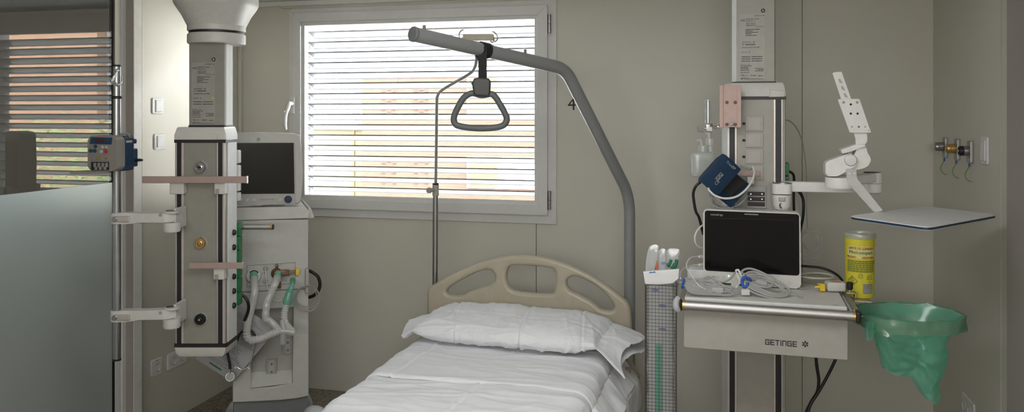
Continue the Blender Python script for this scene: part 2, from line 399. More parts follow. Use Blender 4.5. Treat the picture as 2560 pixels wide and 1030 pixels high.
for z in (1.137, 2.085):
    b = NB(); cyl(b, (-.847, YB - .026, z - .05), (-.847, YB - .026, z - .001), .0085); cyl(b, (-.847, YB - .026, z + .001), (-.847, YB - .026, z + .05), .0085)
    w.wpart('hinge', b, 'steel_dark')
hx = -2.366
b = NB(); box(b, hx - .013, hx + .013, YB - .046, YB - .034, 1.60, 1.70, .011, 3)
w.wpart('handle_plate', b, 'frame_grey')
b = NB(); cyl(b, (hx, YB - .046, 1.66), (hx, YB - .075, 1.66), .011)
tube(b, [(hx, YB - .075, 1.672), (hx - .006, YB - .082, 1.64), (hx - .016, YB - .09, 1.60), (hx - .022, YB - .088, 1.55), (hx - .02, YB - .082, 1.51)], [.012, .014, .012, .011, .008], 10)
w.wpart('handle', b, 'frame_grey')
b = NB(); cyl(b, (hx - .014, YB - .104, 1.615), (hx - .014, YB - .098, 1.615), .005); w.wpart('key_cylinder', b, 'chrome')
# blind outside -----------------------------------------------------------------
bl = T('window_blind', 'pale grey slatted blind lowered outside the window, slats half open', 'blind', (wc, YB + .14, 1.07))
b = NB()
prof = [(-.0405, .0105), (-.0402, .0160), (-.037, .0160), (-.030, .011), (-.012, .0045), (.010, -.0035), (.030, -.0125), (.037, -.0165), (.040, -.022)]
th = .0012
pp = [(y, z - .004 if i == 0 else z) for i, (y, z) in enumerate(prof)]
full = prof + [(y + (.0010 if k < 2 else .0004), z - th) for k, (y, z) in list(enumerate(prof))[::-1]]
for k in range(17):
    z = 2.094 - .0615 * k - .0165
    prism(b, [(y + YB + .14, zz + z) for y, zz in full], lambda u, v: V((-2.348, u, v)), lambda u, v: V((-.866, u, v)))
bl.wpart('slats', b, 'slat_grey', ang=50) if False else bl.wpart('slats', b, 'slat_grey')
for x in (-2.36, -.866):
    b = NB(); box(b, x - .008, x + .008, YB + .10, YB + .18, 1.05, 2.19); bl.wpart('guide_rail', b, 'slat_grey')
for x in (-2.335, -.90):
    b = NB(); cyl(b, (x, YB + .105, 1.06), (x, YB + .105, 2.19), .0015, seg=6); bl.wpart('ladder_cord', b, 'lead_grey')
b = NB(); box(b, -2.35, -.87, YB + .12, YB + .16, 1.072, 1.09, .004); bl.wpart('bottom_bar', b, 'slat_grey')
# ================================================================ outside
b = NB(); box(b, -45, 45, 5.5, 60, -3.2, -3); struct('ground', b, 'asphalt', 'paved ground outside the window', 'ground')
YF = 28.0
bd = T('brick_building', 'orange brick building with yellow shutters seen through the blind', 'building', (-8, YF, -3))
def P28(px, py, y=YF): return on_y(px, py, y)
xa, xb = P28(905, 285).x, 1.5
ztop = P28(1100, 80).z
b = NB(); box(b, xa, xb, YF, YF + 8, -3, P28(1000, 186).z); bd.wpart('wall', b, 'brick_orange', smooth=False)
b = NB(); box(b, xa - .2, xb, YF - .1, YF + 8, P28(1000, 183).z, P28(1000, 92).z); bd.wpart('white_band', b, 'render_white', smooth=False)
b = NB(); box(b, P28(905, 80).x + .1, P28(1165, 80).x, YF + .6, YF + 7, P28(1000, 92).z, P28(1000, 50).z)
bd.wpart('parapet', b, 'roof_tile', smooth=False)
b = NB()
for k in range(30):
    x = P28(920, 80).x + k * .13; box(b, x, x + .02, YF + .56, YF + .6, P28(1000, 92).z, P28(1000, 52).z)
bd.wpart('parapet_battens', b, 'roof_grey', smooth=False)
for y0, y1 in ((190, 286), (392, 474)):
    b = NB(); p, q = P28(1168, y0), P28(1345, y1); box(b, p.x, q.x + 1, YF - .06, YF, q.z, p.z); win = bd.wpart('window', b, 'render_white', smooth=False)
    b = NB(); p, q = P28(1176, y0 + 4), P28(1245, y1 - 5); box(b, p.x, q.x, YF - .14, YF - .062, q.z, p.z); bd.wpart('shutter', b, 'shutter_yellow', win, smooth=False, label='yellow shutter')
for (cx0, rows) in ((955, (218, 246, 272)), (955, (397, 421, 447)), (1036, (218, 246, 272)), (1036, (397, 421, 447))):
    for yy in rows:
        for dx, dy in ((0, 0), (27, 0), (14, 5), (0, 9), (27, 9)):
            b = NB(); p, q = P28(cx0 + dx, yy + dy), P28(cx0 + dx + 9, yy + dy + 3); box(b, p.x, q.x, YF - .03, YF, q.z, p.z)
            bd.wpart('vent_opening', b, 'vent_dark', smooth=False)
YL, YG = 29.5, 33.5
ch = T('low_house', 'low cream house left of the brick building, behind the blind', 'house', (-14, YL, -3))
zh = on_y(840, 322, YL).z; x0 = on_y(740, 300, YL).x; x1 = xa - .12
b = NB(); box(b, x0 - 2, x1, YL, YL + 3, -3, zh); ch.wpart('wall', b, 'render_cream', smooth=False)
b = NB(); box(b, x0 - 2.2, x1, YL - .2, YL + 3, zh, zh + .12); ch.wpart('roof_edge', b, 'render_white', smooth=False)
b = NB(); p = on_y(884, 322, YL); box(b, p.x, p.x + .06, YL - .06, YL, -3, zh); ch.wpart('downpipe', b, 'shutter_yellow', smooth=False)
gh = T('gabled_house', 'white gabled house with grey roof edge behind the cream house', 'house', (-15, YG, -3))
p0, p1, p2, p3 = on_y(833, 196, YG), on_y(905, 240, YG), on_y(905, 196, YG), on_y(870, 225, YG)
b = NB(); yprism(b, [(p0.x, p0.z), (p3.x, p3.z), (p1.x, p1.z), (p2.x, p2.z)], YG, YG + 3); gh.wpart('roof', b, 'roof_grey', smooth=False)
b = NB(); a1, a2 = on_y(868, 285, YG), on_y(905, 322, YG); yprism(b, [(a1.x, a1.z), (a2.x, a2.z), (a2.x, a1.z - .02), (a1.x + .5, a1.z + .05)], YG + .1, YG + .4); gh.wpart('eave', b, 'roof_grey', smooth=False)
b = NB(); box(b, p0.x + .8, p1.x - .1, YG + .5, YG + 2.8, -3, p3.z - .3); gh.wpart('wall', b, 'render_white', smooth=False)
# the wing that shows only in the glass of the partition
wg = T('brick_wing', 'brick wing with pale corner reflected in the glass partition', 'building', (12, 16, -3))
b = NB(); box(b, 8.7, 17, 16, 22, -3, 6.5); wg.wpart('wall', b, 'brick_pale', smooth=False)
b = NB(); box(b, 7.0, 8.69, 16.3, 22, -3, 6.5); wg.wpart('rendered_corner', b, 'render_white', smooth=False)
for z in (-.6, 2.4):
    b = NB(); box(b, 7.5, 8.5, 16.2, 16.3, z, z + 1.3); wg.wpart('window', b, 'roof_grey', smooth=False)
def bush(name, c, r, n, label, seed):
    rnd = random.Random(seed); t = T(name, label, 'bush', (c[0], c[1], -3)); b = NB()
    for k in range(n):
        while True:
            q = V((rnd.uniform(-1, 1), rnd.uniform(-1, 1), rnd.uniform(-1, 1)))
            if .45 < q.length < 1: break
        lump = 1 + .25 * noise.noise(q * 2.1 + V((seed, 0, 0)))
        q = V((c[0] + q.x * r[0] * lump, c[1] + q.y * r[1] * lump, c[2] + q.z * r[2] * lump)); s = rnd.uniform(.025, .065)
        e1 = V((rnd.gauss(0, 1), rnd.gauss(0, 1), rnd.gauss(0, 1))).normalized(); e2 = e1.orthogonal().normalized()
        vs = [b.verts.new(q + e1 * s * a + e2 * s * .45 * d_) for a, d_ in ((-1, 0), (0, -1), (1, 0), (0, 1))]; b.faces.new(vs)
    bmesh.ops.translate(b, vec=(-c[0], -c[1], 3), verts=b.verts); t.part('foliage', b, 'leaf_green', smooth=False)
    b = NB(); tube(b, [(0, 0, 0), (.1, 0, 1.2), (0, .1, 2.2)], [.12, .09, .05]); t.part('trunk', b, 'bark')
bush('garden_bush', (5.2, 11.3, -.2), (1.7, 1.2, 1.75), 9000, 'leafy green bush reflected low in the glass partition', 3)
# ================================================================ light
SKY0, SKY1, SKY2 = 8.0, 90.0, 210.0
wd = bpy.data.worlds.new('daylight'); sc.world = wd; wd.use_nodes = True
wn = wd.node_tree; bg = wn.nodes['Background']; bg.inputs['Color'].default_value = (.95, .98, 1, 1)
# hazy bright sky: pale at the horizon, brightest high up on the side of the sun (right of the building)
tcw = wn.nodes.new('ShaderNodeTexCoord'); sx = wn.nodes.new('ShaderNodeSeparateXYZ'); wn.links.new(tcw.outputs['Generated'], sx.inputs[0])
def mrange(src, a, b_, c, d):
    m = wn.nodes.new('ShaderNodeMapRange'); m.interpolation_type = 'SMOOTHSTEP'
    for i, v in zip((1, 2, 3, 4), (a, b_, c, d)): m.inputs[i].default_value = v
    wn.links.new(src, m.inputs[0]); return m.outputs[0]
mu = wn.nodes.new('ShaderNodeMath'); mu.operation = 'MULTIPLY_ADD'; mu.inputs[2].default_value = SKY0
mm = wn.nodes.new('ShaderNodeMath'); mm.operation = 'MULTIPLY'
wn.links.new(mrange(sx.outputs['Z'], .10, .45, 0, SKY1), mm.inputs[0]); wn.links.new(mrange(sx.outputs['X'], -.6, .7, .15, 1), mm.inputs[1])
mu.inputs[1].default_value = 1.0; wn.links.new(mm.outputs[0], mu.inputs[0])
ad = wn.nodes.new('ShaderNodeMath'); ad.operation = 'ADD'; wn.links.new(mu.outputs[0], ad.inputs[0]); wn.links.new(mrange(sx.outputs['X'], .76, .90, 0, SKY2), ad.inputs[1])
wn.links.new(ad.outputs[0], bg.inputs['Strength'])
def area(name, loc, rot, sx, sy, power, col=(1, 1, 1), portal=False):
    l = bpy.data.lights.new(name, 'AREA'); l.shape = 'RECTANGLE'; l.size = sx; l.size_y = sy; l.energy = power; l.color = col
    o = bpy.data.objects.new(name, l); C.objects.link(o); o.location = loc; o.rotation_euler = rot
    if portal: l.cycles.is_portal = True
    return o
area('window_portal', ((WX0 + WX1) / 2, YB + .2, (WZ0 + WZ1) / 2), (-math.pi / 2, 0, 0), 1.6, 1.2, 1, portal=True)
s = bpy.data.lights.new('sun', 'SUN'); s.energy = 1.5; s.angle = .01; s.color = (1, .95, .86)
so = bpy.data.objects.new('sun', s); C.objects.link(so); so.rotation_euler = V((-.35, -1, .9)).to_track_quat('Z', 'Y').to_euler()
# added fill light under the ceiling, out of view
area('ceiling_fill_light', (-.45, 1.4, ZC - .035), (0, 0, 0), 1.2, 1.2, 25, (.97, .99, 1))
# added fill light behind the viewer, standing in for unseen ward daylight
area('rear_fill_light', (-.2, -1.64, 1.84), (math.pi / 2, 0, 0), 2.3, .70, 40, (1, .975, .92))
b = NB(); ring(b, -1.42, 1.03, 1.44, 2.24, .05, -1.7, -1.655); struct('rear_light_frame', b, 'frame_grey', 'unseen frame added round the fill light behind the viewer', 'window')  # added frame, the wall behind it has no opening
b = NB()
for x0, x1, y0, y1 in ((-1.1, .2, .75, .79), (-1.1, .2, 2.01, 2.05), (-1.1, -1.06, .79, 2.01), (.16, .2, .79, 2.01)): box(b, x0, x1, y0, y1, ZC - .03, ZC)
struct('trim_3', b, 'frame_grey', 'unseen frame added round the ceiling fill light', 'light frame')  # added to go with the ceiling fill light
# ================================================================ camera
cd = bpy.data.cameras.new('camera'); co = bpy.data.objects.new('camera', cd); C.objects.link(co)
co.location = CAM; co.rotation_euler = (math.pi / 2, 0, PSI); cd.sensor_width = 36; cd.lens = 36 * FPX / 2560
cd.shift_y = -(515 - HZ) / 2560; cd.clip_start = .02; cd.clip_end = 300
sc.camera = co
sc.view_settings.view_transform = 'Standard'; sc.view_settings.look = 'None'; sc.view_settings.exposure = 0; sc.view_settings.gamma = 1
sc.view_settings.use_curve_mapping = False
try:
    sc.cycles.max_bounces = 10; sc.cycles.diffuse_bounces = 5; sc.cycles.transparent_max_bounces = 24; sc.cycles.use_denoising = True
    sc.cycles.caustics_reflective = False; sc.cycles.caustics_refractive = False; sc.cycles.sample_clamp_indirect = 8
except Exception: pass
# ================================================================ ceiling pendant, left
def gas_outlet(t, x, y, z, kind, r=.0285, name='gas_outlet'):
    """round outlet facing -y: plate, body ring, socket"""
    m = {'silver': 'steel_dark', 'brass': 'brass', 'black': 'black_rubber'}[kind]
    b = NB(); lathe(b, [(r, 0), (r, .003), (r * .96, .004)], axis_m((x, y, z), (0, -1, 0))); o = t.part(name, b, 'rail_grey', label='%s gas outlet' % kind)
    b = NB(); lathe(b, [(r * .80, .0), (r * .80, .010), (r * .72, .014), (r * .60, .014), (r * .58, .009), (r * .46, .009), (r * .44, .015), (r * .30, .016), (r * .28, .010)], axis_m((x - r * .03, y - .004, z), (0, -1, 0)))
    t.part('socket_ring', b, m, o, label='%s socket ring' % kind)
    b = NB(); lathe(b, [(r * .18, 0), (r * .18, .017), (r * .1, .019)], axis_m((x - r * .03, y - .004, z), (0, -1, 0))); t.part('probe_pin', b, 'alu' if kind != 'silver' else 'black_rubber', o)
    b = NB(); cyl(b, (x, y - .003, z + r * .84), (x, y - .006, z + r * .84), r * .1, seg=10); t.part('key_mark', b, 'print_grey', o)
    return o
def type_label(t, px0, px1, py0, py1, y, rows3=True, tilt=0):
    """printed product label on the tube of a pendant; unreadable rows are plain dashes"""
    x0, x1, z0, z1 = t.ext(px0, py0, px1, py1, y); W, H = x1 - x0, z1 - z0
    b = NB(); box(b, x0, x1, y - .0006, y, z0, z1); lab = t.part('type_label', b, 'label_paper' if rows3 else 'label_shaded', label='pale printed label')
    b = NB()
    def tx(s, u, v, h, xs=1.0): text(b, s, H * h, face_y(x0 + W * u, y - .0009, z0 + H * v), 'LEFT', xs)
    def dash(u0, u1, v, h=.006):
        rnd = random.Random(int(u0 * 1000 + v * 77777)); u = u0
        while u < u1:
            e = min(u1, u + rnd.uniform(.03, .09)); box(b, x0 + W * u, x0 + W * e, y - .0012, y - .0007, z0 + H * (v - h / 2), z0 + H * (v + h / 2)); u = e + .012
    star = lambda u, v, r: [cyl(b, (x0 + W * u, y - .0007, z0 + H * v), (x0 + W * u, y - .0013, z0 + H * v), H * r, seg=8)]
    tx('GETINGE', .58, .965, .020, 1.35); star(.95, .972, .008)
    strokes(b, [[(0, 0), (W * .17, 0), (W * .17, H * .025), (0, H * .025), (0, 0)]], H * .003, face_y(x0 + W * .03, y - .0009, z0 + H * .895))
    tx('MD', .07, .899, .02, 1.3)
    tx('MAQUET GmbH', .24, .915, .026, 1.05); tx('Kehler Str. 31', .24, .885, .025); tx('76437 Rastatt', .24, .85, .025); tx('GERMANY', .24, .82, .026, 1.2)
    tx('GETINGE', .62, .80, .016, 1.35); star(.94, .806, .007)
    for i, (e, v) in enumerate(((.80, .765), (.52, .742), (.72, .72), (.48, .70), (.68, .675))): dash(.22, e, v, .009)
    tx('GETINGE', .08, .565, .022, 1.5); star(.56, .573, .009)
    tx('REF', .08, .53, .022); dash(.22, .62, .537, .012); tx('Distributor Max. Load 550kg', .08, .485, .024, .92)
    tx('GETINGE', .04, .413, .016, 1.4); star(.38, .42, .007)
    for v in ((.35, .318, .285) if rows3 else (.36, .322)): dash(.06, .42, v, .011); dash(.47, .90, v, .011)
    tx('GETINGE', .01, .23, .016, 1.4); star(.35, .236, .007)
    for e, v in ((.48, .212), (.34, .19), (.36, .17), (.38, .145)): dash(.02, e, v, .008)
    for e, v in ((.60, .17), (.72, .152), (.60, .133)): dash(e, .95, v, .008)
    dash(.02, .38, .112, .007)
    tx('CE', .02, .057, .034, 1.1); tx('0123', .13, .055, .016); tx('X', .25, .055, .03); tx('IP20', .42, .055, .026); dash(.56, .64, .064, .012); dash(.74, .93, .058, .009)
    strokes(b, [[(0, 0), (W * .07, 0), (W * .07, H * .02), (W * .05, H * .008), (W * .03, H * .008), (0, 0)]], H * .006, face_y(x0 + W * .03, y - .0009, z0 + H * .012))
    dash(.12, .36, .025, .006); dash(.16, .95, .012, .006)
    t.part('label_print', b, 'print_black', lab, smooth=False)
    b = NB(); yprism(b, [(x0 + W * .85, z0 + H * .41), (x0 + W * .96, z0 + H * .41), (x0 + W * .905, z0 + H * .447)], y - .0014, y - .0006); t.part('warning_triangle', b, 'warning_yellow', lab, smooth=False)
    cx, cz = x0 + W * .93, z1 + W * .13; r = W * .085
    b = NB(); cyl(b, (cx, y, cz), (cx, y - .0008, cz), r, seg=24); ic = t.part('round_sign', b, 'print_black', label='round dark sign')
    b = NB(); cyl(b, (cx - r * .15, y - .0008, cz + r * .45), (cx - r * .15, y - .0013, cz + r * .45), r * .2, seg=10); strokes(b, [[(-r * .2, r * .1), (r * .1, -r * .3), (r * .5, r * .1)], [(-r * .3, -r * .1), (-r * .1, -r * .5)]], r * .2, face_y(cx, y - .0011, cz)); t.part('sign_print', b, 'print_white', ic, smooth=False)
def rail_clamp(t, b, px0, py0, px1, py1, y0, y1): t.pbox(b, px0, py0, px1, py1, y0, y1, .004)

p0 = at(503, 600, 3.37)
LP = T('ceiling_pendant', 'white ceiling supply pendant on the left, between the glazed door and the ventilator', 'medical pendant', (p0.x, p0.y, 0), PSI, 'ceiling supply pendants')
yf = -.07
q = LP.px(503, 600, yf)
def lx(px): return LP.px(px, 600, yf).x
def lz(py): return LP.px(503, py, yf).z
# body column: front face with bevelled right side
xl, xr = lx(438), lx(563)
sec = [(xl, yf), (xr, yf), (xr + .003, yf + .012), (xr + .005, .055), (xl - .005, .055), (xl - .005, yf + .02)]
b = NB(); zprism(b, sec, lz(860), lz(354), .003); LP.part('column', b, 'column_shaded')
b = NB(); zprism(b, [(x * 1.0 + (.003 if x > 0 else -.003), y - (.003 if y < 0 else 0)) for x, y in sec], lz(357), lz(349)); LP.part('gasket', b, 'black_rubber')
b = NB(); zprism(b, [(x + (.003 if x > 0 else -.003), y - (.003 if y < 0 else 0)) for x, y in sec], lz(868), lz(859)); LP.part('gasket', b, 'black_rubber')
def scaled(k, dy=0): cx = (xl + xr) / 2; return [(cx + (x - cx) * k, y * (k if y < 0 else 1) + dy) for x, y in sec]
b = NB()
def loft(b, secs):
    rs = [[b.verts.new((x, y, z)) for x, y in s_] for s_, z in secs]; n = len(rs[0])
    for A, B in zip(rs, rs[1:]):
        for i in range(n): b.faces.new((A[i], A[(i + 1) % n], B[(i + 1) % n], B[i]))
    b.faces.new(rs[0][::-1]); b.faces.new(rs[-1])
loft(b, [(scaled(1.03), lz(350)), (scaled(1.03), lz(338)), (scaled(.96), lz(322)), (scaled(.92), lz(318))]); LP.part('top_cap', b, 'plastic_white', ang=50)
b = NB(); x0, x1 = lx(548), lx(563); yprism(b, [(x0 - .008, lz(349)), (x1, lz(349)), (x1, lz(336)), (x0, lz(336))], yf - .012, yf + .02, .003); LP.part('cap_corner', b, 'plastic_white')
b = NB(); loft(b, [(scaled(.86), lz(893)), (scaled(.97), lz(884)), (scaled(1.02), lz(868))]); LP.part('bottom_cap', b, 'plastic_white', ang=60)
for a, c, pnk in ((442, 453, (453, 459)), (545, 556, (556, 562))):
    b = NB(); LP.pbox(b, a, 357, c, 859, yf - .002, yf + .006); LP.part('rail_channel', b, 'black_rubber', label='black channel')
    b = NB(); LP.pbox(b, pnk[0], 357, pnk[1], 859, yf - .004, yf + .006, .001); LP.part('channel_edge', b, 'alu_pink', label='metal edge strip')
    b = NB(); LP.pbox(b, a - 4, 357, a, 859, yf - .004, yf + .006, .001); LP.part('channel_edge', b, 'alu', label='metal edge strip')
for py, k in ((418, 'silver'), (607, 'brass'), (797, 'black')):
    q = LP.px(503, py, yf); gas_outlet(LP, q.x, yf, q.z, k)
# round black sockets on the bevelled side
b = NB(); box(b, xr + .003, xr + .0062, yf + .016, .052, lz(858), lz(357), .001); LP.part('side_panel', b, 'print_white', label='white side panel')
nside = V((1, 0, 0))
for py in (588, 626, 701, 738, 775):
    c = V((xr + .006, yf + .078, lz(py)));
    b = NB(); lathe(b, [(.0125, 0), (.0125, .006), (.010, .010), (.006, .010), (.005, .007), (.003, .007), (.003, .011), (.0015, .011)], axis_m(c, nside), 18); LP.part('round_socket', b, 'black_rubber', label='small round black socket')
# white socket housings and green sockets on the hidden flank
b = NB()
for z0, z1 in ((379, 414), (418, 452), (458, 486), (489, 512)): box(b, xr - .02, xr + .013, .056, .09, lz(z1), lz(z0), .005)
LP.part('socket_housing', b, 'plastic_white')
gh_ = [(568 + 36 * k, 566 + 36 * (k + 1)) for k in range(6)]
for a, c in gh_:
    b = NB(); box(b, xr - .02, xr + .014, .056, .10, lz(c), lz(a), .002); LP.part('green_socket', b, 'green_socket', label='green power socket')
# tube between cap and ceiling ring
tx0, tx1 = lx(468), lx(556)
tsec = [(tx0, yf + .02), (tx1, yf + .02), (tx1 + .004, yf + .028), (tx1 + .004, .04), (tx0 - .004, .04), (tx0 - .004, yf + .03)]
b = NB(); zprism(b, tsec, lz(320), lz(100), .003); LP.part('tube', b, 'column_shaded')
b = NB(); box(b, tx1 + .003, tx1 + .0052, yf + .032, .038, lz(314), lz(108), .001); LP.part('tube_side', b, 'print_white', label='white side of the tube')
for a, c in ((320, 313), (107, 101)):
    b = NB(); zprism(b, [(x + (.002 if x > 0 else -.002), y - (.002 if y < 0 else 0)) for x, y in tsec], lz(a), lz(c)); LP.part('tube_gasket', b, 'black_rubber')
type_label(LP, 480, 538, 156, 310, yf + .02, False)
cxr = (lx(453) + lx(595)) / 2; cm = Matrix.Translation((cxr, .01, 0)); R0 = (lx(595) - lx(453)) / 2
b = NB(); lathe(b, [(R0 - .004, lz(107)), (R0, lz(104)), (R0, lz(84)), (R0 - .004, lz(81))], cm, 48); LP.part('bearing_ring', b, 'plastic_white')
b = NB(); lathe(b, [(R0 - .006, lz(82)), (R0 - .006, lz(74))], cm, 48); LP.part('ring_gap', b, 'black_rubber', label='black gap ring')
b = NB(); lathe(b, [(R0 - .003, lz(75)), (R0, lz(73)), (R0, lz(60))], cm, 48); LP.part('bearing_ring', b, 'plastic_white')
def sq(r, n=40, e=3.2):
    o = []
    for k in range(n):
        a = 2 * math.pi * k / n; c, s_ = math.cos(a), math.sin(a); m = (abs(c) ** e + abs(s_) ** e) ** (-1 / e); o.append((cxr + r * c * m, .01 + r * s_ * m))
    return o
b = NB(); loft(b, [(sq(R0 * .99, e=2.2), lz(61)), (sq(R0 * 1.13, e=2.6), lz(35)), (sq(R0 * 1.31, e=3), lz(12)), (sq(R0 * 1.36, e=3), lz(4)), (sq(R0 * 1.36, e=3), ZC - .01)]); LP.part('ceiling_cone', b, 'plastic_white', ang=50)
# equipment rails on brackets
for a, c, y0, y1, brs in ((354, 615, 441, 458, ((423, 459), (535, 562))), (472, 603, 657, 672, ((533, 560),))):
    b = NB(); LP.pbox(b, a, y0, c, y1, yf - .052, yf - .041, .002); r_ = LP.part('equipment_rail', b, 'steel_pink_reflection', label='steel rail coloured with a pinkish reflection')
    b = NB(); LP.pbox(b, c - 1, y0 - 1, c + 3, y1 + 1, yf - .054, yf - .039, .002); LP.part('rail_end', b, 'chrome', r_)
    for d_, e in brs:
        b = NB(); LP.pbox(b, d_, y1 - 4, e, y1 + 28, yf - .038, yf - .001, .004); LP.part('rail_bracket', b, 'plastic_white')
        if d_ > 500:
            b = NB(); LP.pbox(b, d_ + 3, y1 + 14, d_ + 13, y1 + 27, yf - .0395, yf - .037, .003); LP.part('release_tab', b, 'frame_taupe')
# shelf rail sticking out behind, towards the ventilator
z = LP.px(600, 567, .12).z; xa_, xb_ = LP.px(560, 567, .12).x, LP.px(677, 567, .12).x
b = NB(); cyl(b, (xa_, .12, z), (xb_, .12, z), .0125, seg=20); sr = LP.part('side_handle', b, 'alu')
b = NB(); cyl(b, (xb_, .12, z), (xb_ + .009, .12, z), .0135, seg=20); LP.part('gold_ring', b, 'brass', sr)
b = NB(); cyl(b, (xb_ + .009, .12, z), (xb_ + .013, .12, z), .0125, seg=20, bev=.002); LP.part('end_cap', b, 'black_rubber', sr)
b = NB(); box(b, xa_, xa_ + .03, .07, .13, z - .02, z + .02, .003); LP.part('handle_bracket', b, 'plastic_cream')
# ================================================================ infusion pole on two arms
tp = 3.19
ip0 = at(292, 900, tp)
IP = T('infusion_pole', 'upright steel infusion pole held by two white arms left of the pendant', 'pole', (ip0.x, ip0.y, ip0.z), PSI)
def ipz(py): return IP.px(292, py, 0).z
R = .0155
b = NB(); cyl(b, (0, 0, ipz(897)), (0, 0, ipz(166)), R, seg=24); IP.part('pole', b, 'steel_dark')
b = NB(); cyl(b, (0, 0, ipz(901)), (0, 0, ipz(896)), R + .001, seg=24); IP.part('bottom_cap', b, 'black_rubber')
b = NB(); cyl(b, (0, 0, ipz(167)), (0, 0, ipz(162)), R + .001, seg=24); IP.part('top_cap', b, 'black_rubber')
b = NB(); lathe(b, [(R + .003, ipz(247)), (R + .005, ipz(246)), (R + .005, ipz(241)), (R + .003, ipz(240))]); IP.part('collar', b, 'black_rubber')
b = NB(); tube(b, [IP.px(292, 177, -.017), IP.px(285, 190, -.028), IP.px(279, 203, -.034), IP.px(284, 212, -.037), IP.px(297, 212, -.036), IP.px(304, 205, -.03), IP.px(304, 190, -.026)], .0035, 8)
tube(b, [IP.px(292, 177, -.017), IP.px(287, 192, -.02), IP.px(284, 203, -.022), IP.px(290, 209, -.024)], .0032, 8); sph(b, IP.px(293, 176, -.012), .007); IP.part('bag_hook', b, 'chrome')
for yc, yc2 in ((545, 543), (789, 783)):
    # tapered arm from pole boss to column bracket
    bz = IP.px(292, yc, 0).z; ez = IP.px(425, yc2, 0).z; ex = IP.px(427, yc2, 0).x
    b = NB(); n = 10; poly = [(.024 * math.cos(math.radians(a)), .024 * math.sin(math.radians(a))) for a in range(90, 271, 18)]
    poly += [(.045, -.020), (.10, -.017), (ex - .02, -.028), (ex, -.024), (ex + .018, 0), (ex, .026), (.10, .017), (.05, .022)]
    h0 = .021
    zprism(b, poly, 0, 2 * h0, .004)
    for v in b.verts:
        f = min(1, max(0, v.co.x / ex)); cz = bz + (ez - bz) * f; hh = h0 * (1.08 if f < .25 else .92); v.co.z = cz + (v.co.z - h0) / h0 * hh
    arm = IP.part('support_arm', b, 'plastic_white')
    b = NB(); box(b, .006, .062, -.026, -.02, bz - .014, bz + .010, .003); pl = IP.part('clamp_lever', b, 'alu_pink', arm)
    b = NB(); cyl(b, (.004, -.018, bz - .002), (.004, -.031, bz - .002), .011, seg=16, bev=.002); IP.part('clamp_screw', b, 'steel_dark', arm)
    q = IP.px(403, yc - 8, -.02)
    b = NB(); cyl(b, (q.x, -.014, q.z), (q.x, -.028, q.z), .007, seg=14); IP.part('screw_cap', b, 'frame_taupe', arm)
    b = NB(); zb = ez; lathe(b, [(.030, zb - .058), (.034, zb - .052), (.034, zb - .020), (.030, zb - .020)], Matrix.Translation((ex + .004, .0, 0)), 24); IP.part('arm_joint', b, 'plastic_white')
    b = NB(); lathe(b, [(.030, zb + .018), (.030, zb + .024), (.022, zb + .026)], Matrix.Translation((ex + .004, 0, 0)), 24)
    IP.part('joint_collar', b, 'plastic_white')
    b = NB(); lathe(b, [(.017, zb + .024), (.017, zb + .0275), (.014, zb + .028)], Matrix.Translation((ex - .002, 0, 0)), 20); IP.part('joint_cover', b, 'black_rubber')
    q0, q1 = IP.px(440, yc2 - 22, 0), IP.px(457, yc2 + 30, 0)
    yloc = IP.L(LP.M @ V((xl, yf - .006, 0))).y
    b = NB(); box(b, ex + .02, IP.px(459, 600, yloc).x, .0, yloc + .004, zb - .05, zb + .035, .004); br_ = IP.part('column_bracket', b, 'plastic_white')
    for dz in (.022, -.036):
        b = NB(); q = IP.px(455, 600, yloc); cyl(b, (q.x - .002, yloc - .034, zb + dz), (q.x + .008, yloc - .034, zb + dz), .0055, seg=12); IP.part('bracket_screw', b, 'black_rubber', br_)
# ================================================================ infusion pump on the pole
pc = at(276, 432, 3.07)
PU = T('infusion_pump', 'small infusion pump with dark blue back clamped to the upright pole', 'medical pump', (pc.x, pc.y, pc.z), math.radians(7))
S = 3.08 / FPX
def pxx(px): return PU.px(px, 385, -.075).x
def pzz(py): return PU.px(255, py, -.075).z
b = NB(); loops = [rrect(pxx(219), pxx(291), pzz(428), pzz(339), .018, 5)]
yprism(b, loops[0], -.075, -.022, .006); PU.part('front_housing', b, 'pump_shell')
XE = pxx(290)
b = NB(); yprism(b, rrect(pxx(240), XE, pzz(430), pzz(341), .010, 3), -.022, .040, .004)
for k in range(6): box(b, XE - .001, XE + .0015, -.012 + k * .008, -.008 + k * .008, pzz(415), pzz(362))
PU.part('rear_housing', b, 'pump_blue')
b = NB(); box(b, XE - .001, XE + .002, -.012, .024, pzz(358), pzz(353), .0005); PU.part('side_label', b, 'label_paper')
b = NB(); yprism(b, [(pxx(224), pzz(360)), (pxx(279), pzz(361)), (pxx(281), pzz(344)), (pxx(228), pzz(343))], -.0765, -.074, .001); dp = PU.part('display_window', b, 'pump_blue')
b = NB(); box(b, pxx(240), pxx(262), -.0785, -.076, pzz(354), pzz(347), .001); PU.part('led_digits', b, 'red_led', dp)
for (x, y, r, m) in ((229, 366, 3, 'print_grey'), (239, 366, 4.5, 'pump_blue'), (227, 377, 4.6, 'pump_blue'), (237, 377, 4.8, 'pump_blue'), (257, 368, 4.2, 'plastic_grey'), (266, 368, 3.8, 'plastic_grey'), (254, 379, 4.2, 'plastic_grey'), (265, 378, 5, 'red_print')):
    b = NB(); cyl(b, (pxx(x), -.074, pzz(y)), (pxx(x), -.078, pzz(y)), r * S, seg=16, bev=.001); PU.part('button', b, m)
b = NB(); box(b, pxx(228), pxx(275), -.0765, -.07, pzz(403), pzz(389), .002); dr = PU.part('drop_panel', b, 'pump_shell')
b = NB(); box(b, pxx(241), pxx(252), -.0785, -.076, pzz(399), pzz(392), .001); PU.part('panel_window', b, 'olive_print', dr)
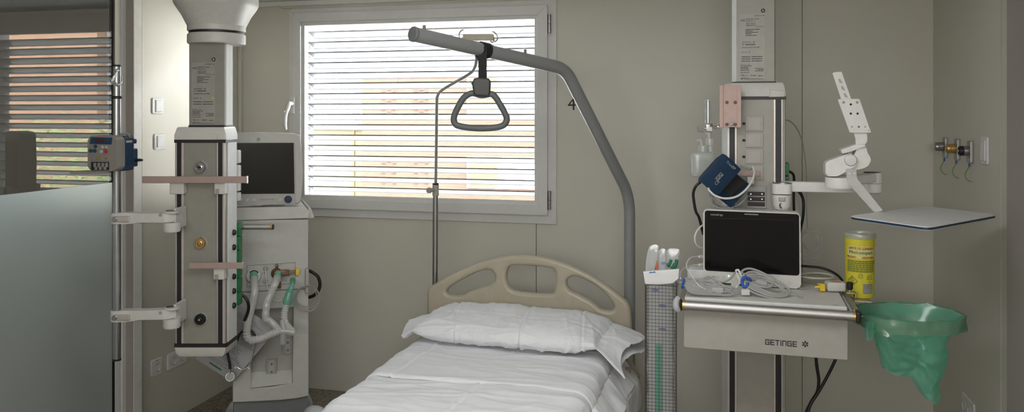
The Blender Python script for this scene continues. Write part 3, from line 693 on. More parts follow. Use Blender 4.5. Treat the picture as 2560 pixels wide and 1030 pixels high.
b = NB(); cyl(b, (pxx(266), -.076, pzz(396)), (pxx(266), -.079, pzz(396)), .003, seg=10); PU.part('panel_light', b, 'red_print', dr)
b = NB(); box(b, pxx(228), pxx(273), -.077, -.06, pzz(425), pzz(405), .001); PU.part('tube_channel', b, 'black_rubber')
b = NB()
for x in (236, 246, 256, 265): box(b, pxx(x), pxx(x + 6), -.083, -.06, pzz(418), pzz(407), .002)
for x in (240, 251, 262): box(b, pxx(x), pxx(x + 6), -.086, -.06, pzz(425), pzz(416), .002)
PU.part('peristaltic_fingers', b, 'pump_shell')
b = NB(); prism(b, [(pxx(214), -.078), (pxx(272), -.078), (pxx(268), -.135), (pxx(206), -.145), (pxx(198), -.128)], lambda u, v: V((u, v, pzz(431))), lambda u, v: V((u, v, pzz(426))), .002); PU.part('open_flap', b, 'pump_shell', label='open front flap')
b = NB(); tube(b, [(XE - .03, -.01, pzz(343)), (XE - .022, -.004, pzz(336)), (XE - .008, .012, pzz(336)), (XE - .004, .016, pzz(344))], .005, 8); PU.part('carry_handle', b, 'pump_shell')
b = NB(); box(b, XE - .05, XE - .006, .036, .075, pzz(422), pzz(375), .004); box(b, XE - .04, XE - .004, .036, .066, pzz(362), pzz(350), .004); PU.part('pole_clamp', b, 'pump_blue')
b = NB(); tube(b, [(XE - .008, .06, pzz(406)), (XE + .008, .06, pzz(405)), (XE + .022, .062, pzz(405))], [.004, .006, .0035], 10); PU.part('clamp_knob', b, 'black_rubber')
# ================================================================ wall switches and sockets, left wall
def on_left(px, py): return on_x(px, py, XL)
def switch(name, label, p, w_, h_, rot, rock, cat='light switch', kind='rocker', group=None):
    t = T(name, label, cat, p, rot, group)                         # local -y faces the room
    b = NB(); yprism(b, rrect(-w_ / 2, w_ / 2, -h_ / 2, h_ / 2, .008), -.009, 0, .003); t.part('cover_plate', b, 'print_white')
    if kind == 'rocker':
        b = NB(); yprism(b, rrect(-rock[0] / 2, rock[0] / 2, -rock[1] / 2, rock[1] / 2, .003), -.015, -.009, .002); t.part('rocker', b, 'print_white')
        b = NB(); strokes(b, [[(-rock[0] / 2 - .003, -rock[1] / 2 - .003), (rock[0] / 2 + .003, -rock[1] / 2 - .003), (rock[0] / 2 + .003, rock[1] / 2 + .003), (-rock[0] / 2 - .003, rock[1] / 2 + .003), (-rock[0] / 2 - .003, -rock[1] / 2 - .003)]], .0012, face_y(0, -.0092, 0), .0004); t.part('rocker_groove', b, 'frame_grey', smooth=False)
    return t
def socket_part(t, x, z, r=.021):
    b = NB(); lathe(b, [(r + .003, 0), (r + .003, .003), (r, .003), (r - .001, -.006), (0.0001, -.006)], axis_m((x, -.010, z), (0, -1, 0)), 24, cap=False); o = t.part('socket_well', b, 'plastic_white')
    b = NB()
    for dx in (-.0095, .0095): cyl(b, (x + dx, -.0045, z), (x + dx, -.0052, z), .0028, seg=10)
    t.part('pin_hole', b, 'black_rubber', o)
    b = NB()
    for s_ in (-1, 1): box(b, x - .003, x + .003, -.012, -.004, z + s_ * (r - .002) - .0015, z + s_ * (r - .002) + .0015)
    t.part('earth_clip', b, 'steel_dark', o); return o
rl = math.pi / 2
switch('light_switch', 'white rocker switch on the left wall, upper of the two', on_left(392, 265), .083, .081, rl, (.044, .058), group='switches on the left wall')
switch('light_switch', 'white blank switch plate on the left wall, lower of the two', on_left(397, 354), .083, .081, rl, (.052, .058), group='switches on the left wall')
t = switch('wall_socket', 'single white power socket low on the left wall', on_left(389, 917), .082, .084, rl, None, 'socket', 'socket', 'power sockets low on the walls'); socket_part(t, 0, -.002)
b = NB(); box(b, -.006, .006, -.0098, -.0088, .031, .035); t.part('tiny_print', b, 'print_grey')
t = switch('wall_socket', 'double white power socket low on the left wall, partly behind the pendant', on_left(441, 896), .155, .084, rl, None, 'socket', 'socket', 'power sockets low on the walls'); socket_part(t, -.036, 0); socket_part(t, .036, 0)
# ================================================================ ventilator
vc = at(680, 1030, 3.92)
VT = T('ventilator', 'grey white lung ventilator on a wheeled base in the corner left of the window', 'ventilator', (vc.x, vc.y, 0), math.radians(34))
y0 = -.17
def vp(px, py, y=y0): return VT.px(px, py, y)
def vpoly(pts, y=y0): return VT.poly(pts, y)
b = NB(); yprism(b, vpoly([(583, 732), (771, 722), (771, 548), (583, 552)]), y0, .20, .006); VT.part('upper_cabinet', b, 'ventilator_shell')
# lower housing with a recess
fr = vpoly([(583, 733), (771, 723), (772, 990), (745, 996), (700, 1001), (640, 1004), (582, 1006)])
rc = vpoly([(629, 775), (734, 768), (732, 958), (680, 968), (627, 972)])
b = NB(); plate(b, [fr, rc], .05, .004, Matrix.Translation((0, y0 + .026, 0)) @ XZ); VT.part('lower_housing', b, 'ventilator_shell')
b = NB(); yprism(b, vpoly([(583, 736), (771, 726), (772, 990), (582, 1005)]), y0 + .062, .20, .004); VT.part('rear_housing', b, 'ventilator_recess')
b = NB(); pts = [vp(627, 930, y0 + .06), vp(732, 925, y0 + .06), vp(730, 958, y0 + .004), vp(627, 970, y0 + .004), vp(627, 975, y0 + .06), vp(732, 962, y0 + .06)]
vs = [b.verts.new(p) for p in pts]; b.faces.new(vs[:4]); b.faces.new((vs[3], vs[2], vs[5], vs[4])); b.faces.new((vs[0], vs[3], vs[4])); b.faces.new((vs[1], vs[5], vs[2])); b.faces.new((vs[0], vs[4], vs[5], vs[1]))
VT.part('recess_ledge', b, 'ventilator_shell')
b = NB(); VT.pbox(b, 660, 751, 698, 762, y0 + .045, y0 + .07, .002); VT.part('filter_slot', b, 'plastic_grey')
# top cap with overhanging lip
b = NB(); yprism(b, vpoly([(580, 552), (772, 546), (774, 530), (762, 515), (580, 518)]), y0 - .006, .215, .006); VT.part('top_cap', b, 'plastic_white')
b = NB(); q = vp(772, 530); yprism(b, vpoly([(772, 518), (779, 523), (788, 546), (773, 549)]), y0 + .03, .20, .003); VT.part('cap_lip', b, 'plastic_white')
b = NB(); x = vp(618, 640).x; box(b, x, x + .001, y0 - .0012, y0, vp(618, 720).z, vp(618, 552).z); VT.part('panel_seam', b, 'plastic_grey')
# plinth and castored base
b = NB(); yprism(b, vpoly([(585, 1004), (770, 990), (770, 1075), (585, 1080)], y0 + .02), y0 + .02, .18, .004); VT.part('plinth', b, 'plinth_grey')
for (px, py, sgn) in ((548, 1012, -1), (793, 990, 1)):
    b = NB(); e = vp(px, py, y0 - .03); x1 = vp(585 if sgn < 0 else 770, 1000, y0).x
    tube(b, [(x1 - sgn * .02, y0 + .12, .10), (x1 + sgn * .01, y0 + .05, .14), (e.x - sgn * .01, y0 - .01, .165), (e.x + sgn * .02, y0 - .04, .15), (e.x + sgn * .032, y0 - .055, .09)], [.035, .04, .042, .04, .03], 10)
    lg = VT.part('base_leg', b, 'ventilator_foot')
    b = NB(); cyl(b, (e.x + sgn * .03 - .014, y0 - .055, .04), (e.x + sgn * .03 + .014, y0 - .055, .04), .04, seg=20, bev=.004); VT.part('castor', b, 'plinth_grey', lg)
for sgn in (-1, 1):
    b = NB(); tube(b, [(sgn * .12, .12, .12), (sgn * .16, .16, .13), (sgn * .19, .20, .08)], [.035, .035, .028], 10); lg = VT.part('base_leg', b, 'ventilator_foot')
    b = NB(); cyl(b, (sgn * .19 - .014, .20, .04), (sgn * .19 + .014, .20, .04), .04, seg=20, bev=.004); VT.part('castor', b, 'plinth_grey', lg)
# monitor on top
ym = -.20
b = NB(); out = vpoly([(542, 338), (560, 333), (646, 331), (735, 333), (748, 337), (752, 350), (757, 420), (755, 470), (752, 505), (745, 510), (646, 514), (548, 512), (540, 505), (536, 420)], ym)
yprism(b, out, ym, ym + .07, .008); mo = VT.part('monitor', b, 'ventilator_shell')
b = NB(); yprism(b, vpoly([(553, 358), (738, 357), (739, 511), (552, 513)], ym), ym - .003, ym + .002, .001); VT.part('monitor_bezel', b, 'ventilator_recess', mo)
b = NB(); yprism(b, vpoly([(557, 357.5), (734, 357), (736, 484), (556, 485)], ym), ym - .0045, ym, .001); VT.part('screen', b, 'black_gloss', mo)
b = NB(); q = vp(720, 498, ym); lathe(b, [(.017, 0), (.017, .010), (.014, .014), (.0, .0145)], axis_m((q.x, ym - .003, q.z), (0, -1, 0)), 24, cap=False); VT.part('rotary_knob', b, 'knob_blue', mo)
for px in (603, 618, 635, 700):
    b = NB(); q = vp(px, 500, ym); lathe(b, [(.008, 0), (.008, .002), (.007, .003)], axis_m((q.x, ym - .003, q.z), (0, -1, 0)), 16); VT.part('key', b, 'ventilator_shell', mo)
b = NB(); q = vp(646, 348, ym); lathe(b, [(.0105, 0), (.0105, .002), (.009, .0025)], axis_m((q.x, ym, q.z), (0, -1, 0)), 24); bd_ = VT.part('round_badge', b, 'plastic_white', mo)
b = NB(); lathe(b, [(.0078, 0.0025), (.0078, .0032)], axis_m((q.x, ym, q.z), (0, -1, 0)), 24); VT.part('badge_disc', b, 'print_grey', mo)
b = NB(); strokes(b, [[(-.003, -.002), (0, .003), (.003, -.003), (-.004, .001), (.003, .002)]], .0011, face_y(q.x, ym - .0036, q.z)); VT.part('badge_letters', b, 'print_white', mo, smooth=False)
b = NB(); q = vp(650, 499, ym)
text(b, 'CARESCAPE R860', .0085, face_y(q.x, ym - .0034, q.z - .003), 'LEFT', 1.0); VT.part('monitor_print', b, 'print_grey', mo, smooth=False)
b = NB()
for px in (629, 635):
    q = vp(px, 335.5, ym); cyl(b, (q.x, ym, q.z), (q.x, ym - .001, q.z), .0025, seg=10)
VT.part('sensor_dot', b, 'plastic_grey', mo)
b = NB(); box(b, -.05, .05, ym + .06, ym + .13, vp(646, 535, ym).z, vp(646, 480, ym).z, .005); VT.part('monitor_bracket', b, 'plastic_grey')
# connection panel
b = NB(); M = Matrix.Translation((0, y0 - .0012, 0)) @ Matrix.Rotation(math.pi / 2, 4, 'X')
strokes(b, [vpoly([(617, 664), (738, 656), (738, 708), (617, 717), (617, 664)])], .0018, M, .0006)
strokes(b, [vpoly([(583, 731), (771, 722)])], .0012, M, .0005)
VT.part('panel_outline', b, 'print_grey', smooth=False)
q = vp(634, 688)
b = NB(); lathe(b, [(.034, 0), (.034, .012), (.031, .016), (.0, .0165)], axis_m((q.x, y0, q.z), (0, -1, 0)), 32, cap=False); cp = VT.part('port_disc', b, 'plastic_white')
b = NB()
for k in range(6):
    a = math.radians(128 - k * 17); box(b, -.0035, .0035, -.0175, -.0165, -.0035, .0035, 0, 1, Matrix.Translation((q.x + .0235 * math.cos(a), y0, q.z + .0235 * math.sin(a))) @ Matrix.Rotation(-(a - math.pi / 2), 4, 'Y'))
VT.part('port_print', b, 'print_black', cp)
for (px, py) in ((664, 670), (663, 702)):
    q = vp(px, py); b = NB(); lathe(b, [(.0125, 0), (.0125, .004), (.009, .006), (.008, .003), (.004, .003), (.004, .012), (.001, .012)], axis_m((q.x, y0, q.z), (0, -1, 0)), 20); VT.part('gas_port', b, 'plastic_grey')
q = vp(691, 683); b = NB()
lathe(b, [(.025, 0), (.025, .010), (.022, .013), (.022, .018), (.018, .020), (.016, .03), (.013, .03)], axis_m((q.x, y0, q.z), (0, -1, 0)), 28)
q2 = vp(720, 680); box(b, q.x, q2.x + .006, y0 - .026, y0 - .004, q.z - .012, q.z + .016, .004)
q3 = vp(692, 664); lathe(b, [(.008, 0), (.008, .012), (.005, .014)], axis_m((q3.x, y0, q3.z), (0, -1, 0)), 16); q4 = vp(698, 714); box(b, q4.x - .008, q4.x + .008, y0 - .012, y0, q4.z - .012, q4.z + .02, .004)
ev = VT.part('exhalation_valve', b, 'amber_plastic', label='amber brown valve')
b = NB()
for k in range(3): box(b, vp(713, 680).x, vp(736, 680).x, y0 - .03, y0 - .024, q.z - .006 + k * .008, q.z - .002 + k * .008, .001)
VT.part('valve_rib', b, 'amber_plastic', ev)
b = NB(); qa, qb = vp(738, 686), vp(747, 669); box(b, qa.x, qb.x, y0 - .028, y0 - .004, qa.z, qb.z, .003); VT.part('valve_cap', b, 'warning_yellow', ev)
b = NB(); qa = vp(700, 664); text(b, 'EXP', .008, face_y(qa.x, y0 - .0006, qa.z)); qa = vp(654, 684); text(b, 'NEB', .006, face_y(qa.x, y0 - .0006, qa.z), 'LEFT', 1.6)
for k in range(9):
    qa = vp(704 + k * 1.7, 704); box(b, qa.x, qa.x + .0008 + .001 * (k % 3 == 0), y0 - .0008, y0, qa.z, qa.z + .016)
VT.part('panel_print', b, 'print_grey', smooth=False)
b = NB(); qa, qb = vp(762, 731), vp(771, 669); box(b, qa.x, qb.x, y0 - .03, y0, qa.z, qb.z, .006); VT.part('side_grip', b, 'plastic_grey')
for (px0, px1, py0, py1, yy) in ((665, 692, 900, 936, y0 + .06), (706, 732, 846, 882, y0 + .06)):
    b = NB(); VT.pbox(b, px0, py0, px1, py1, yy - .012, yy, .001); ra = VT.part('mount_rail', b, 'rail_grey')
    b = NB(); x0, x1, z0, z1 = VT.ext(px0, py0, px1, py1, yy); xm, w_ = (x0 + x1) / 2, (x1 - x0)
    box(b, xm - w_ * .22, xm + w_ * .22, yy - .0135, yy - .011, z0, z1); VT.part('rail_slot', b, 'plastic_grey', ra)
    b = NB()
    for f in (.25, .75): cyl(b, (xm, yy - .011, z0 + (z1 - z0) * f), (xm, yy - .016, z0 + (z1 - z0) * f), .0055, seg=12)
    VT.part('rail_screw', b, 'plinth_grey', ra)
def vat(px, py, y): return VT.M @ VT.px(px, py, y)
# black cable looping out of the ventilator's right side
b = NB(); tube(b, [vat(768, 676, .0), vat(780, 680, -.01), vat(795, 692, -.02), vat(800, 712, -.02), vat(794, 730, -.02), vat(782, 740, -.01), vat(768, 744, 0)], .0085, 10)
single('power_cable', b, 'black_rubber', 'thick black cable looping out of the right side of the ventilator', 'cable')
# coiled thin lead hanging on the grip
b = NB(); cpt = VT.px(766, 743, y0 - .03); rnd = random.Random(5); pts = []
for k in range(4 * 14):
    a = 2 * math.pi * k / 14 + 1.2; rr = .047 + .007 * (k // 14) * .8 + .003 * math.sin(k * .55); pts.append(VT.M @ V((cpt.x + rr * math.cos(a) * .97, y0 - .036 - .006 * (k // 14) + .003 * math.sin(a * 2), cpt.z + rr * math.sin(a))))
tube(b, pts, .0019, 6, sm=3); single('coiled_lead', b, 'lead_grey', 'coil of thin pale tubing hung on the grip of the ventilator', 'tubing')
# ================================================================ breathing circuit
bc = VT.M @ VT.px(690, 845, y0 - .08)
BC = T('breathing_circuit', 'white corrugated breathing hoses hanging from the ventilator front', 'hose', bc, math.radians(34))
def corr(pts, r, ribs, amp=.12, start=0.0, end=1.0, m='hose_plastic', name='hose', sm=10, label=None):
    P = [BC.L(p) for p in pts]; Q = smooth_pts(P, sm); L = [0]
    for a, c in zip(Q, Q[1:]): L.append(L[-1] + (c - a).length)
    n = max(40, int(L[-1] / .002)); out = []; rad = []
    j = 0
    for k in range(n + 1):
        s_ = L[-1] * k / n
        while j < len(L) - 2 and L[j + 1] < s_: j += 1
        f = (s_ - L[j]) / max(1e-9, L[j + 1] - L[j]); out.append(Q[j].lerp(Q[j + 1], f)); u = k / n
        rad.append(r * (1 + (amp * math.cos(s_ / ribs * 2 * math.pi) if start <= u <= end else 0)))
    b = NB(); tube(b, out, rad, 14, sm=1); return BC.part(name, b, m, label=label)
yh = y0 - .12
corr([vat(635, 692, y0 - .03), vat(637, 725, yh), vat(631, 760, yh - .01), vat(621, 800, yh - .02), vat(617, 828, yh - .02)], .0165, .05, .02)
corr([vat(617, 826, yh - .02), vat(618, 842, yh - .02), vat(628, 850, yh - .025), vat(645, 848, yh - .03), vat(660, 843, yh - .03), vat(680, 834, yh - .03), vat(704, 826, yh - .03)], .0165, .013, .10)
corr([vat(694, 690, y0 - .03), vat(688, 708, yh - .005), vat(678, 732, yh - .01), vat(668, 755, yh - .015), vat(664, 790, yh - .02), vat(667, 800, yh - .02)], .0165, .035, .04)
corr([vat(665, 796, yh - .02), vat(676, 803, yh - .02), vat(686, 812, yh - .024), vat(696, 824, yh - .028)], .0145, .06, .02)
corr([vat(717, 755, yh), vat(711, 785, yh - .01), vat(713, 805, yh - .02), vat(722, 818, yh - .025), vat(733, 830, yh - .03)], .0145, .010, .10)
b = NB()
def bt(pts, r, seg=16): tube(b, [BC.L(p) for p in pts], r, seg, sm=4)
bt([vat(700, 828, yh - .03), vat(712, 828, yh - .03), vat(736, 832, yh - .035)], [.015, .017, .014]); bt([vat(710, 826, yh - .03), vat(708, 840, yh - .03), vat(707, 860, yh - .03)], [.016, .014, .013]); bt([vat(706, 800, yh - .025), vat(710, 826, yh - .03)], [.012, .016])
BC.part('y_piece', b, 'milky_plastic')
b = NB(); bt([vat(634, 684, y0 - .02), vat(635, 694, y0 - .04)], [.0165, .0175]); BC.part('hose_cuff', b, 'mint_plastic', label='mint green cuff')
b = NB(); bt([vat(695, 683, y0 - .028), vat(694, 692, y0 - .05)], [.0165, .0175]); BC.part('hose_cuff', b, 'mint_plastic', label='mint green cuff')
b = NB(); bt([vat(731, 700, y0 - .0), vat(731, 704, y0 - .03), vat(730, 714, yh), vat(724, 730, yh), vat(719, 750, yh), vat(717, 760, yh)], [.013, .011, .009, .016, .020, .018]); BC.part('green_connector', b, 'mint_plastic', label='green funnel connector')
b = NB(); bt([vat(663, 672, y0 - .012), vat(665, 690, y0 - .02), vat(668, 715, y0 - .02), vat(678, 742, y0 - .02), vat(690, 752, y0 - .02), vat(705, 750, y0 - .03)], .0022, 6); BC.part('sampling_line', b, 'lead_white')
# ================================================================ sheet in a plastic sleeve behind the pendant
ts = 3.655
def sp(px, py, dt=0): return at(px, py, ts + dt)
Lc, Bc, Rc = sp(489, 897), sp(582, 956), sp(692, 822); Tc = Lc + (Rc - Bc)
e1 = (Bc - Lc); e2 = (Rc - Bc)
SH = T('document_sheet', 'white printed sheet in a plastic sleeve hanging crooked behind the pendant', 'paper', Bc, 0)
nrm = e1.cross(e2).normalized()
if nrm.dot(CAM - Bc) < 0: nrm = -nrm
b = NB(); n = 10; g_ = {}
for side in (0, 1):
    for i in range(n + 1):
        for j in range(n + 1):
            u, v = i / n, j / n; p = Lc - Bc + e1 * u + e2 * v + nrm * (.006 * math.sin(u * 3) * math.sin(v * 3.1) - .0012 * side); g_[side, i, j] = b.verts.new(p)
for i in range(n):
    for j in range(n):
        b.faces.new((g_[0, i, j], g_[0, i + 1, j], g_[0, i + 1, j + 1], g_[0, i, j + 1])); b.faces.new((g_[1, i, j], g_[1, i, j + 1], g_[1, i + 1, j + 1], g_[1, i + 1, j]))
for k in range(n):
    for a, c in (((k, 0), (k + 1, 0)), ((k, n), (k + 1, n)), ((0, k), (0, k + 1)), ((n, k), (n, k + 1))): b.faces.new((g_[0, a[0], a[1]], g_[0, c[0], c[1]], g_[1, c[0], c[1]], g_[1, a[0], a[1]]))
SH.part('page', b, 'sleeve_film')
def line_on(b, u0, u1, v, h):
    ux = e1.normalized(); vx = e2.normalized(); p = Lc - Bc + e1 * ((u0 + u1) / 2) + e2 * v + nrm * (.006 * math.sin((u0 + u1) / 2 * 3) * math.sin(v * 3.1) + .0008)
    obox(b, p, ux, vx, nrm, e1.length * (u1 - u0), h, .0006)
b = NB(); rnd = random.Random(11)
for k in range(34):
    v = .12 + k * .024
    if k in (3, 9, 16, 23, 29): continue
    u = .1; end = rnd.uniform(.55, .92)
    while u < end:
        e = u + rnd.uniform(.03, .09); line_on(b, u, min(e, end), v, .0022); u = e + .012
SH.part('printed_lines', b, 'print_grey', smooth=False, label='lines of small print')
b = NB(); line_on(b, .30, .62, .065, .007); SH.part('header_bar', b, 'green_print', smooth=False, label='dark green bar')
# ================================================================ stethoscope
tt = 3.62
def sa(px, py, dt=0): return at(px, py, tt + dt)
ST = T('stethoscope', 'black stethoscope hanging under the pendant in front of the printed sheet', 'stethoscope', sa(575, 942), 0)
b = NB(); tube(b, [ST.L(p) for p in (sa(593, 851), sa(597, 838), sa(607, 828), sa(618, 824), sa(629, 828), sa(637, 840), sa(638, 852))], .006, 8)
tube(b, [ST.L(p) for p in (sa(568, 880), sa(571, 895), sa(574, 908), sa(575, 922))], .006, 8); ST.part('tubing', b, 'black_rubber')
b = NB(); tube(b, [ST.L(p) for p in (sa(593, 849), sa(590, 875), sa(590, 905), sa(594, 918), sa(604, 924))], .0028, 8); tube(b, [ST.L(p) for p in (sa(637, 852), sa(634, 880), sa(628, 903), sa(620, 918), sa(606, 925))], .0028, 8); ST.part('ear_tubes', b, 'chrome')
for px, py in ((589, 919), (622, 921)):
    b = NB(); sph(b, ST.L(sa(px, py)), .006); ST.part('ear_tip', b, 'lead_white')
dirc = (CAM - sa(575, 942)).normalized()
b = NB(); lathe(b, [(.019, -.006), (.0225, -.003), (.0225, .004), (.020, .007), (.019, .005), (.0, .005)], axis_m((0, 0, .0), dirc), 28, cap=False); lathe(b, [(.0, -.012), (.012, -.012), (.019, -.006)], axis_m((0, 0, 0), dirc), 28, cap=False); ch_ = ST.part('chest_piece', b, 'chrome')
b = NB(); lathe(b, [(.0185, .0052), (.0185, .0058), (.0, .006)], axis_m((0, 0, 0), dirc), 28, cap=False); ST.part('diaphragm', b, 'lead_grey', ch_)
b = NB(); cyl(b, ST.L(sa(575, 932)), ST.L(sa(575, 920)), .0045, seg=10); ST.part('stem', b, 'chrome', ch_)
# black hose seen between pendant and ventilator
b = NB(); tube(b, [at(588, 726, 3.55), at(600, 735, 3.5), at(612, 742, 3.5), at(620, 756, 3.5), at(621, 775, 3.52), at(612, 800, 3.56)], .007, 8)
single('black_hose', b, 'black_rubber', 'black hose curving out behind the green sockets of the pendant', 'hose')
# ================================================================ hospital bed
YH = 3.66
hb = on_y(1323, 750, YH)
BX = -.835
BD = T('hospital_bed', 'hospital bed with beige moulded headboard standing under the window', 'bed', (BX, YH, 0), math.radians(-1.6))
def hz(x, y): return (960 + x * .4563, 560 + y * .4563)
def hpoly(pts, n=4, closed=True):
    q = [BD.px(*hz(x, y), 0) for x, y in pts]; return [(p.x, p.z) for p in smooth_pts([V((p.x, p.z, 0)) for p in q], n, True) for p in [V((p.x, 0, p.y))]]
def hpoly(pts, n=4):
    q = [BD.px(*hz(x, y), 0) for x, y in pts]; return [(p.x, p.y) for p in smooth_pts([V((p.x, p.z, 0)) for p in q], n, True)]
outer = hpoly([(240, 820), (240, 700), (242, 560), (242, 420), (246, 362), (275, 330), (400, 262), (520, 212), (640, 180), (740, 170), (870, 178), (1000, 214), (1120, 268), (1230, 338), (1300, 392), (1343, 436), (1356, 500), (1360, 640), (1362, 760), (1362, 860), (800, 850)], 5)
h1 = hpoly([(350, 372), (372, 386), (438, 386), (475, 364), (585, 328), (612, 298), (604, 262), (572, 247), (500, 268), (400, 320), (356, 352)], 4)
h2 = hpoly([(680, 250), (698, 226), (740, 222), (900, 235), (936, 250), (946, 300), (936, 362), (908, 379), (760, 371), (702, 353), (682, 325), (674, 290)], 4)
h3 = hpoly([(1003, 318), (1018, 292), (1058, 284), (1130, 315), (1200, 365), (1245, 415), (1263, 455), (1240, 471), (1192, 462), (1150, 428), (1080, 388), (1022, 358)], 4)
b = NB(); plate(b, [outer, h1, h2, h3], .046, .0165, XZ); hbd = BD.part('headboard', b, 'bed_beige', ang=60)
b = NB()
for k in range(6):
    q = BD.px(1180 + k * 3, 655 + k, 0)
bmesh.ops.create_cube(b, size=.001, matrix=Matrix.Translation((0, 0, .55))); b.free()
b = NB(); box(b, -.425, .425, -2.02, -.06, .46, .585, .05, 4); BD.part('mattress', b, 'sheet_cotton')
b = NB(); box(b, -.44, .44, -2.05, -.05, .40, .455, .006); box(b, -.40, -.34, -1.9, -.1, .22, .40, .004); box(b, .34, .40, -1.9, -.1, .22, .40, .004)
box(b, -.30, .30, -1.7, -.3, .10, .16, .004); box(b, -.2, .2, -1.3, -.7, .15, .40, .004); BD.part('bed_frame', b, 'plastic_grey')
for x in (-.36, .36):
    for y in (-.2, -1.85):
        b = NB(); box(b, x - .03, x + .03, y - .03, y + .03, .10, .23, .004); lg = BD.part('leg', b, 'plastic_grey')
        b = NB(); cyl(b, (x - .016, y, .06), (x + .016, y, .06), .06, seg=24, bev=.006); BD.part('castor', b, 'plinth_grey', lg)
# lowered side rails, right one visible with its knob
for sx in (-1, 1):
    b = NB(); x = sx * .485
    yprism(b, [(0, 0), (1, 0), (1, 1), (0, 1)], 0, .001) if False else None
    prism(b, rrect(-1.15, -.18, .30, .46, .05, 5), lambda u, v: V((x - .014, u, v)), lambda u, v: V((x + .014, u, v)), .006)
    box(b, x - .014, x + .014, -.20, -.15, .22, .50, .008)
    sr_ = BD.part('side_rail', b, 'bed_beige')
    b = NB(); lathe(b, [(.010, 0), (.014, .005), (.014, .014), (.009, .019), (.0, .020)], axis_m((x + sx * .012, -.185, .39), (.5 * sx, -.85, 0)), 20, cap=False); BD.part('rail_knob', b, 'bed_beige', sr_)
# ================================================================ bed linen
ZM = .598
def nz(x, y, s, k=0): return noise.noise(V((x * s, y * s, k)))
def wrinkle(s, y, amp=1.0):
    w_ = .0055 * nz(s * .9 + y * .25, y * 1.0, 3.2, 1.3) + .004 * (1 - abs(nz(s * .45 - y * .35, y * 1.3 + s * .2, 7, 4.2)) * 2.2)
    w_ += .0035 * (1 - abs(nz(s * .7 + y * .8, y * .9 - s * .3, 6, 9.2)) * 2.5)
    # pressed crease running down the middle and creases across
    cx_ = s - .02 - .06 * (y + .9); w_ += .004 * math.exp(-(cx_ / .006) ** 2) - .003 * math.exp(-((cx_ - .012) / .008) ** 2)
    for ang_, fs, fy, amp_, sd in ((.10, 1.1, 5.5, .0050, 31), (-.16, 1.5, 7.5, .0040, 47), (.30, 1.3, 6.0, .0042, 63), (-.45, 2.2, 4.5, .003, 77)):
        u = s * math.cos(ang_) + y * math.sin(ang_); v = -s * math.sin(ang_) + y * math.cos(ang_); n_ = noise.noise(V((u * fs, v * fy, sd)))
        w_ += amp_ * max(0, 1 - abs(n_) * 4.5) ** 2 * (.35 + .65 * max(0, min(1, .5 + 1.6 * noise.noise(V((s * 1.7, y * 1.7, sd + 5))))))
    return w_ * amp
def sheet(name_bm, ya, yb_, hang, off, ny, nx=230, fold=0, amp=1.0, seed=0, hangl=None):
    half, rad = .432, .055; flat = half - rad; arc = rad * math.pi / 2; rows = []
    hl = hang if hangl is None else hangl
    for j in range(ny + 1):
        y = ya + (yb_ - ya) * j / ny; row = []
        for i in range(nx + 1):
            S0 = -(flat + arc + hl); S1 = flat + arc + hang; s = S0 + (S1 - S0) * i / nx; a = abs(s); sg = 1 if s > 0 else -1
            if a <= flat: p = V((s, y, ZM)); n = V((0, 0, 1))
            elif a <= flat + arc: t = (a - flat) / rad; p = V((sg * (flat + rad * math.sin(t)), y, ZM - rad + rad * math.cos(t))); n = V((sg * math.sin(t), 0, math.cos(t)))
            elif s > 0: d_ = a - flat - arc; d1_ = min(d_, .13); p = V((half + .68 * d1_ + .06 * (d_ - d1_), y, ZM - rad - .73 * d1_ - (d_ - d1_))); n = V((.8, 0, .6)) if d_ < .13 else V((1, 0, 0))
            else: d_ = a - flat - arc; p = V((sg * (half + .02 * d_ + d_ * .10), y, ZM - rad - d_)); n = V((sg, 0, 0))
            w_ = wrinkle(s + seed, y + seed, amp)
            if a > flat + arc * .6: dd = a - flat - arc * .6; w_ += .016 * min(1, dd / .12) * math.sin(y * 21 + 3 * nz(y, s, 3, 2) + seed) * .6 + .006 * nz(y * 2, s, 9, 5)
            drop = 0
            if fold and j < 3: w_ -= off * (1, .45, .1)[j]
            q = p + n * (w_ + off); row.append(name_bm.verts.new(q))
        rows.append(row)
    for A, B in zip(rows, rows[1:]):
        for i in range(nx): name_bm.faces.new((A[i], A[i + 1], B[i + 1], B[i]))
SHT = T('bed_sheet', 'white wrinkled cotton sheet covering the bed mattress', 'bed sheet', (BX, YH, .30), math.radians(-1.6))
b = NB(); sheet(b, -2.03, -.10, .24, .004, 340); bmesh.ops.translate(b, vec=(0, 0, -.30), verts=b.verts)
o = SHT.part('top_sheet', b, 'sheet_cotton', ang=180); md = o.modifiers.new('thickness', 'SOLIDIFY'); md.thickness = .002
b = NB()
sheet(b, -.845, -.30, .12, .0105, 100, fold=1, amp=.8, seed=.37, hangl=.10)
# the fold edge is not quite square to the bed
for v in b.verts:
    f = max(0, min(1, (-.30 - v.co.y) / .545)); v.co.y += f * (.012 * math.sin(v.co.x * 9) + .02 * v.co.x)
bmesh.ops.translate(b, vec=(0, 0, -.30), verts=b.verts)
o = SHT.part('turned_down_edge', b, 'sheet_cotton', ang=180); md = o.modifiers.new('thickness', 'SOLIDIFY'); md.thickness = .004
